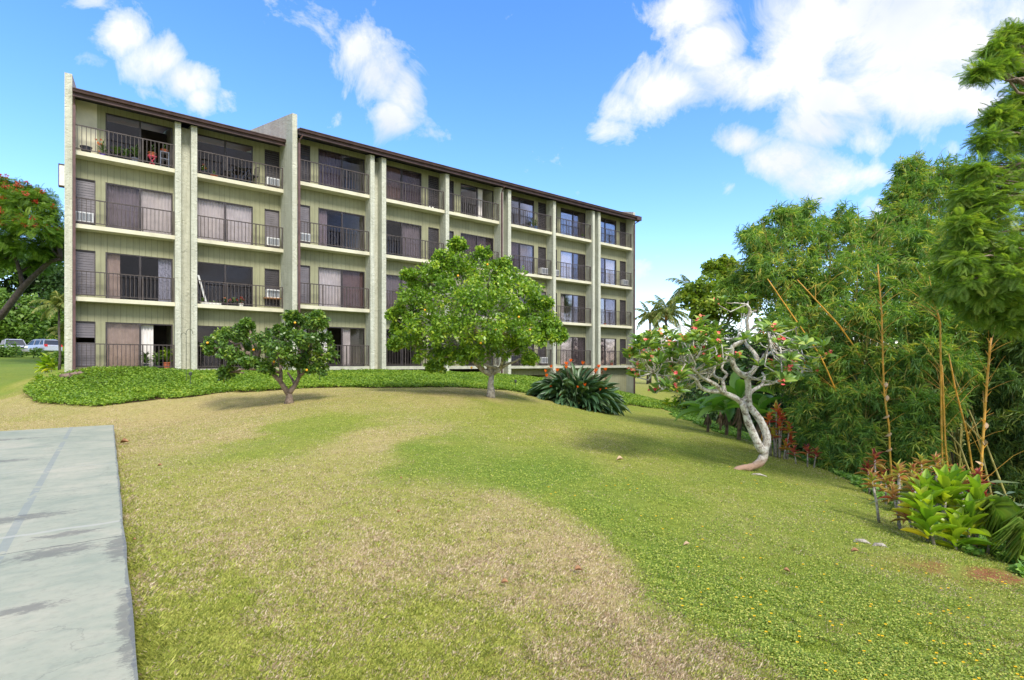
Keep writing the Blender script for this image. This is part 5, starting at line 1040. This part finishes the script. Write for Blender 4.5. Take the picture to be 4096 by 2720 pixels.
# ------------------------------------------------------------------ grass, ground cover (stuff)
def in_deck(x, y, mrg=0.0): s, t = to_b(x, y); return (s < DECK_S+mrg) & (t < DECK_T+mrg)
def grass_mat():
    m, nt, nd, lk = newmat('grass_blade')
    def at(n): a = nd.new('ShaderNodeAttribute'); a.attribute_name = n; return a.outputs['Fac']
    r = at('rnd'); g = ramp(nd, [(0, (.13,.165,.025)), (.5, (.365,.41,.07)), (1, (.62,.62,.15))]); lk.new(r, g.inputs[0])
    s = ramp(nd, [(0, (.26,.18,.10)), (.5, (.60,.46,.29)), (1, (.86,.73,.53))]); lk.new(r, s.inputs[0])
    c = ramp(nd, [(0, (.11,.17,.018)), (.5, (.31,.42,.045)), (1, (.58,.64,.11))]); lk.new(r, c.inputs[0])
    x = mixc(nt, at('clover'), g.outputs[0], c.outputs[0]); x = mixc(nt, at('straw'), x, s.outputs[0])
    p = nd.new('ShaderNodeBsdfPrincipled'); p.inputs['Roughness'].default_value = .55; p.inputs['Specular IOR Level'].default_value = .25; lk.new(x, p.inputs['Base Color'])
    t = nd.new('ShaderNodeBsdfTranslucent'); lk.new(x, t.inputs[0]); mx = nd.new('ShaderNodeMixShader'); mx.inputs[0].default_value = .25
    lk.new(p.outputs[0], mx.inputs[1]); lk.new(t.outputs[0], mx.inputs[2]); out(nt, mx.outputs[0]); return m
def blades(N, v0, v1, u0=-2350, u1=2350):
    v = np.exp(rng.uniform(math.log(v0), math.log(v1), int(N*1.0))) if False else v0+(v1-v0)*rng.random(N)
    u = rng.uniform(u0, u1, N); Z = 1.62*FPX/v; return u/FPX*Z, Z
x1, y1 = blades(880000, 230, 1420); x2, y2 = blades(260000, 90, 330); x3 = rng.uniform(-1.9,-1.0,0)
x = np.concatenate([x1, x2]); y = np.concatenate([y1, y2])
ok = ~in_deck(x, y, .012-.035*(fbm(x*3, y*3, 3) > .56)) & ~in_bed(x, y) & (right_side(x, y) < .2) & (to_b(x, y)[1] < 1.0) & ~((np.exp(-(((x-4.55)/.7)**2+((y-5.05)/.25)**2)) > .3+.5*(fbm(x*5,y*5,3)-.3)) & (rng.random(len(x)) < .9)); x = x[ok]; y = y[ok]
z = ground(x, y); st, cl = lawn(x, y); n = len(x)
tuft = fbm(x*9, y*9, 2); keep = rng.random(n) < np.clip(.55+1.1*(tuft-.35)+.1, .25, 1); x, y, z, st, cl, tuft = [a[keep] for a in (x, y, z, st, cl, tuft)]; n = len(x)
yy = y.clip(2.5, 40); hgt = (.010+.012*rng.random(n)+.0003*yy)*(1+.6*(tuft-.5))*(1+.25*(cl < .4)); wdt = .0030+.00024*yy
edge_ = np.abs(to_b(x, y)[0]-DECK_S) < .14; hgt = np.where(edge_, hgt*1.5, hgt)*np.where(rng.random(n) < .03*(yy < 9), 1.5, 1)
a = rng.random(n)*6.283; lean = .2+.8*rng.random(n); d = np.stack([np.cos(a)*lean, np.sin(a)*lean, np.ones(n)], 1); d = unit(d)
V = np.empty((n, 4, 3), np.float32); b0 = np.stack([x, y, z-.004], 1); sd = np.stack([-np.sin(a+.6), np.cos(a+.6), 0*a], 1)*wdt[:,None]*.5
V[:,0] = b0-sd; V[:,1] = b0+sd; V[:,2] = b0+d*hgt[:,None]*.6+sd*.8+[0,0,0]; V[:,3] = b0+(d*[1.15,1.15,.72])*hgt[:,None]*1.25
F = np.array([[0,1,2,3]])+np.arange(n)[:,None]*4
isstraw = (rng.random(n) < np.clip(st*.9-.05+(fbm(x*7, y*7, 3)-.5)*.9, .02, .85)).astype(float); isclo = (rng.random(n) < cl).astype(float)
rep = lambda a_: np.repeat(a_, 4)
go = np_mesh('lawn_grass', V.reshape(-1,3), F, grass_mat(), None, {'rnd': rep(rng.random(n)), 'straw': rep(isstraw), 'clover': rep(isclo)}); tag(go, 'short patchy lawn grass, green with dry straw-coloured areas', 'grass', None, 'stuff')
# low ground cover bed
def scatter_plants(x, y, L, Wd, hgt, up=.7, T=T_OVAL):
    n = len(x); z = ground(x, y)+hgt*(.15+.85*rng.random(n)); d = unit(np.stack([rng.normal(size=n), rng.normal(size=n), .25*rng.normal(size=n)+.15], 1))
    return scatter(T, np.stack([x, y, z], 1), d, unit(rng.normal(size=(n,3))*.55+np.array([0,-.15,up])), L*(.7+.6*rng.random(n)), Wd)
s = rng.uniform(-4, 35, 420000); t = rng.uniform(-9.5, 3, 420000); x, y = FX*s-FY*(DR+t), FY*s+FX*(DR+t); ok = in_bed(x, y); x, y = x[ok], y[ok]
hg = .06+.15*fbm(x*1.6, y*1.6, 3)
V, F, q = scatter_plants(x, y, .075, .05, hg); nn = fbm(x*.9+3, y*.9, 3); q = np.clip(q*.7+np.repeat(nn, len(T_OVAL[0]))*.6-.18, 0, 1)
print('bed leaves', len(x)); gc = np_mesh('ground_cover', V, F, M['bedleaf'], None, {'rnd': q}); tag(gc, 'bright green low ground cover filling the bed along the building', 'ground cover', None, 'stuff')
# creeping undergrowth along the right edge
N = 260000; y = rng.uniform(2, 34, N)**1.0; ex = np.interp(y, edge_pts[::-1,1], edge_pts[::-1,0]); x = ex-.35*(y/10)**.5+np.abs(rng.normal(size=N))*1.6*(.5+y/14); ok = (x < ex+6) & ~((x-ex < .1) & (fbm(x*2, y*2, 2) < .5)); x, y = x[ok], y[ok]
V, F, q = scatter_plants(x, y, .075, .045, .05+.28*fbm(x*1.2, y*1.2, 3)*np.clip((x-np.interp(y, edge_pts[::-1,1], edge_pts[::-1,0])+.4), .15, 1)); uo = np_mesh('undergrowth', V, F, M['wildleaf'], None, {'rnd': q}); tag(uo, 'tangled green undergrowth creeping along the right edge of the lawn', 'undergrowth', None, 'stuff')
# creeping clover-like leaves through the right half of the lawn
x, y = blades(330000, 260, 1400); st, cl = lawn(x, y); ok = (cl > .35+.5*rng.random(len(x))) & (st < .6) & (right_side(x, y) < .15) & ~in_bed(x, y) & ~in_deck(x, y, .05) & (fbm(x*5, y*5, 3) > .36); x, y = x[ok], y[ok]; n = len(x)
d = unit(np.stack([rng.normal(size=n), rng.normal(size=n), .2*rng.normal(size=n)+.1], 1)); V, F, q = scatter(T_LEAF, np.stack([x, y, ground(x, y)+.012+.018*rng.random(n)+.03*np.clip(fbm(x*2.5, y*2.5, 3)-.5, 0, 1)], 1), d, unit(rng.normal(size=(n,3))*.4+np.array([0,-.1,.9])), (.011+.0011*y)*(.7+.6*rng.random(n)), .008+.0008*y)
co_ = np_mesh('lawn_clover', V, F, M['clover'], None, {'rnd': q}); tag(co_, 'small creeping leaves carpeting the lush right part of the lawn', 'lawn weeds', None, 'stuff')
# yellow peanut flowers dotted over the clover
xs_ = []; 
x, y = blades(5000, 300, 1270); st, cl = lawn(x, y); ok = (x > .3) & (cl > .55) & (rng.random(len(x)) < .05+.07*(x > 1.5)) & (right_side(x, y) < .2); x, y = x[ok], y[ok]; k = 4
P = np.repeat(np.stack([x, y, ground(x, y)+.035], 1), k, 0); an = np.tile(np.arange(k)*6.283/k, len(x)); sz = np.repeat(.007+.0010*y, k)
V, F, q = scatter(T_OVAL, P, np.stack([np.cos(an), np.sin(an), .3+0*an], 1), np.stack([0*an, -.3+0*an, 1+0*an], 1), sz, sz); yo = np_mesh('lawn_flowers', V, F, M['yfl'], None, {'rnd': q}); tag(yo, 'tiny yellow flowers dotted through the green lawn on the right', 'flowers', None, 'stuff')

# ------------------------------------------------------------------ sky, sun, camera
SUN_EL, SUN_AZ = R(48), (.50, -.866)                                     # horizontal direction towards the sun
wd = bpy.data.worlds.new('World'); SC.world = wd; wd.use_nodes = True; nt = wd.node_tree; nd = nt.nodes; lk = nt.links; nd.clear()
sky = nd.new('ShaderNodeTexSky'); sky.sky_type = 'NISHITA'; sky.sun_disc = False; sky.sun_elevation = SUN_EL; sky.sun_rotation = math.atan2(SUN_AZ[0], SUN_AZ[1]); sky.air_density = 1.0; sky.dust_density = .6; sky.ozone_density = 1.5
hs = nd.new('ShaderNodeHueSaturation'); hs.inputs['Saturation'].default_value = 1.30; hs.inputs['Value'].default_value = 1.45; lk.new(sky.outputs[0], hs.inputs['Color'])
tc = nd.new('ShaderNodeTexCoord'); sx = nd.new('ShaderNodeSeparateXYZ'); lk.new(tc.outputs['Generated'], sx.inputs[0])
yy = math_(nt, 'MAXIMUM', math_(nt, 'ABSOLUTE', sx.outputs[1]), .08); GXn = math_(nt, 'DIVIDE', sx.outputs[0], yy); GZn = math_(nt, 'DIVIDE', sx.outputs[2], yy)
clouds = [(500,150,130,90,1),(620,240,150,110,1),(730,320,120,100,1),(790,390,70,65,.9),(380,240,90,50,.55),(340,10,130,40,.6),(600,370,90,50,.5),(905,400,50,50,.45),
 (1450,210,85,80,.9),(1530,290,110,110,1),(1620,350,90,110,.95),(1570,470,85,75,.9),(1690,350,50,40,.6),(1350,480,60,40,.35),
 (2740,50,170,90,1),(2850,180,130,120,1),(2960,330,230,110,1),(2700,370,200,90,.95),(2520,430,140,70,.7),(2600,60,90,50,.5),(3180,260,170,170,1),(3300,80,230,160,1),(3650,130,420,260,1.25),(3650,340,360,130,1.1),(3330,400,200,110,1),(3300,500,190,90,.9),(3450,560,90,80,.7),
 (2970,560,120,70,1),(3120,640,180,80,1),(3320,690,180,85,1),(3480,700,100,50,.8),(2900,740,50,45,.6),(3480,800,45,35,.6),(3580,860,80,60,.8),(3900,400,150,90,.8),(4000,60,200,120,.8),
 (2560,1100,60,50,.7),(2640,1110,40,30,.4),(2830,1230,110,90,.8),(2680,1330,200,60,.5),(2460,520,120,60,.5),(3800,1000,200,80,.6),(3820,600,60,50,.5)]
acc = None
for px, py, rx, ry, am in clouds:
    a1 = math_(nt, 'MULTIPLY_ADD', GXn, FPX/rx, -(px-CX)/rx); b1_ = math_(nt, 'MULTIPLY_ADD', GZn, FPX/ry, -(HY-py)/ry)
    d = math_(nt, 'MULTIPLY_ADD', a1, a1, math_(nt, 'MULTIPLY', b1_, b1_)); e_ = math_(nt, 'MULTIPLY', math_(nt, 'EXPONENT', math_(nt, 'MULTIPLY', d, -.8)), am)
    acc = e_ if acc is None else math_(nt, 'MAXIMUM', acc, e_)
cn = noise(nt, 8.5, 11, tc.outputs['Generated'], .66, .5); cn2 = noise(nt, 2.2, 6, tc.outputs['Generated'], .6, .4)
dens = math_(nt, 'ADD', acc, math_(nt, 'MULTIPLY', math_(nt, 'SUBTRACT', cn.outputs[0], .5), 2.3))
dens = math_(nt, 'ADD', dens, math_(nt, 'MULTIPLY', math_(nt, 'SUBTRACT', cn2.outputs[0], .5), .5))
# unseen cloud cover added overhead and behind the camera for neutral fill light
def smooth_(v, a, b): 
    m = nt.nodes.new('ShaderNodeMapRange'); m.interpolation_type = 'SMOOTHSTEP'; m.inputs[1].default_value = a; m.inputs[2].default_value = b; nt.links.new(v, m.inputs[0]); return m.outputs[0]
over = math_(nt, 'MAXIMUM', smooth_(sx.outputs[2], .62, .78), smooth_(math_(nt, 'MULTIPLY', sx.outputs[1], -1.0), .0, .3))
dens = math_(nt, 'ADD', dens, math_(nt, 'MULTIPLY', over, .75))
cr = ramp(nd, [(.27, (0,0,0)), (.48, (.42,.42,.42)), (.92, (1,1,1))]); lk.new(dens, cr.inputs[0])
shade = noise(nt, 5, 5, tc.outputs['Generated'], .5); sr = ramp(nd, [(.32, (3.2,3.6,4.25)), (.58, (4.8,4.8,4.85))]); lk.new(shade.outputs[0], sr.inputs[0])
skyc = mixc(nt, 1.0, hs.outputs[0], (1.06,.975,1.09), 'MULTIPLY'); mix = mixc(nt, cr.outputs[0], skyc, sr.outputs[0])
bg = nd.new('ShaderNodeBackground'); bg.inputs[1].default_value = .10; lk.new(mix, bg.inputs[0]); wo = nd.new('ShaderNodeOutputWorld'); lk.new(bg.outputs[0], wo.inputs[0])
sl = bpy.data.lights.new('sun', 'SUN'); sl.energy = 1.8; sl.angle = R(16); sl.color = (1,.94,.84); so = bpy.data.objects.new('sun', sl); COL.objects.link(so)
sv = Vector((SUN_AZ[0]*math.cos(SUN_EL), SUN_AZ[1]*math.cos(SUN_EL), math.sin(SUN_EL))); so.rotation_euler = sv.to_track_quat('Z', 'Y').to_euler(); so.location = (8, -8, 30)
cam = bpy.data.cameras.new('camera'); co = bpy.data.objects.new('camera', cam); COL.objects.link(co); co.location = (0, 0, EYE); co.rotation_euler = (R(90), 0, 0)
cam.sensor_width = 36; cam.lens = 36*FPX/4096; cam.shift_y = (HY-1360)/4096; cam.clip_start = .05; cam.clip_end = 3000; SC.camera = co
SC.view_settings.view_transform = 'Standard'; SC.view_settings.look = 'None'; SC.view_settings.exposure = 1.24; SC.view_settings.gamma = 1
SC.cycles.max_bounces = 5; SC.cycles.transparent_max_bounces = 12; SC.cycles.diffuse_bounces = 3; SC.cycles.use_denoising = True
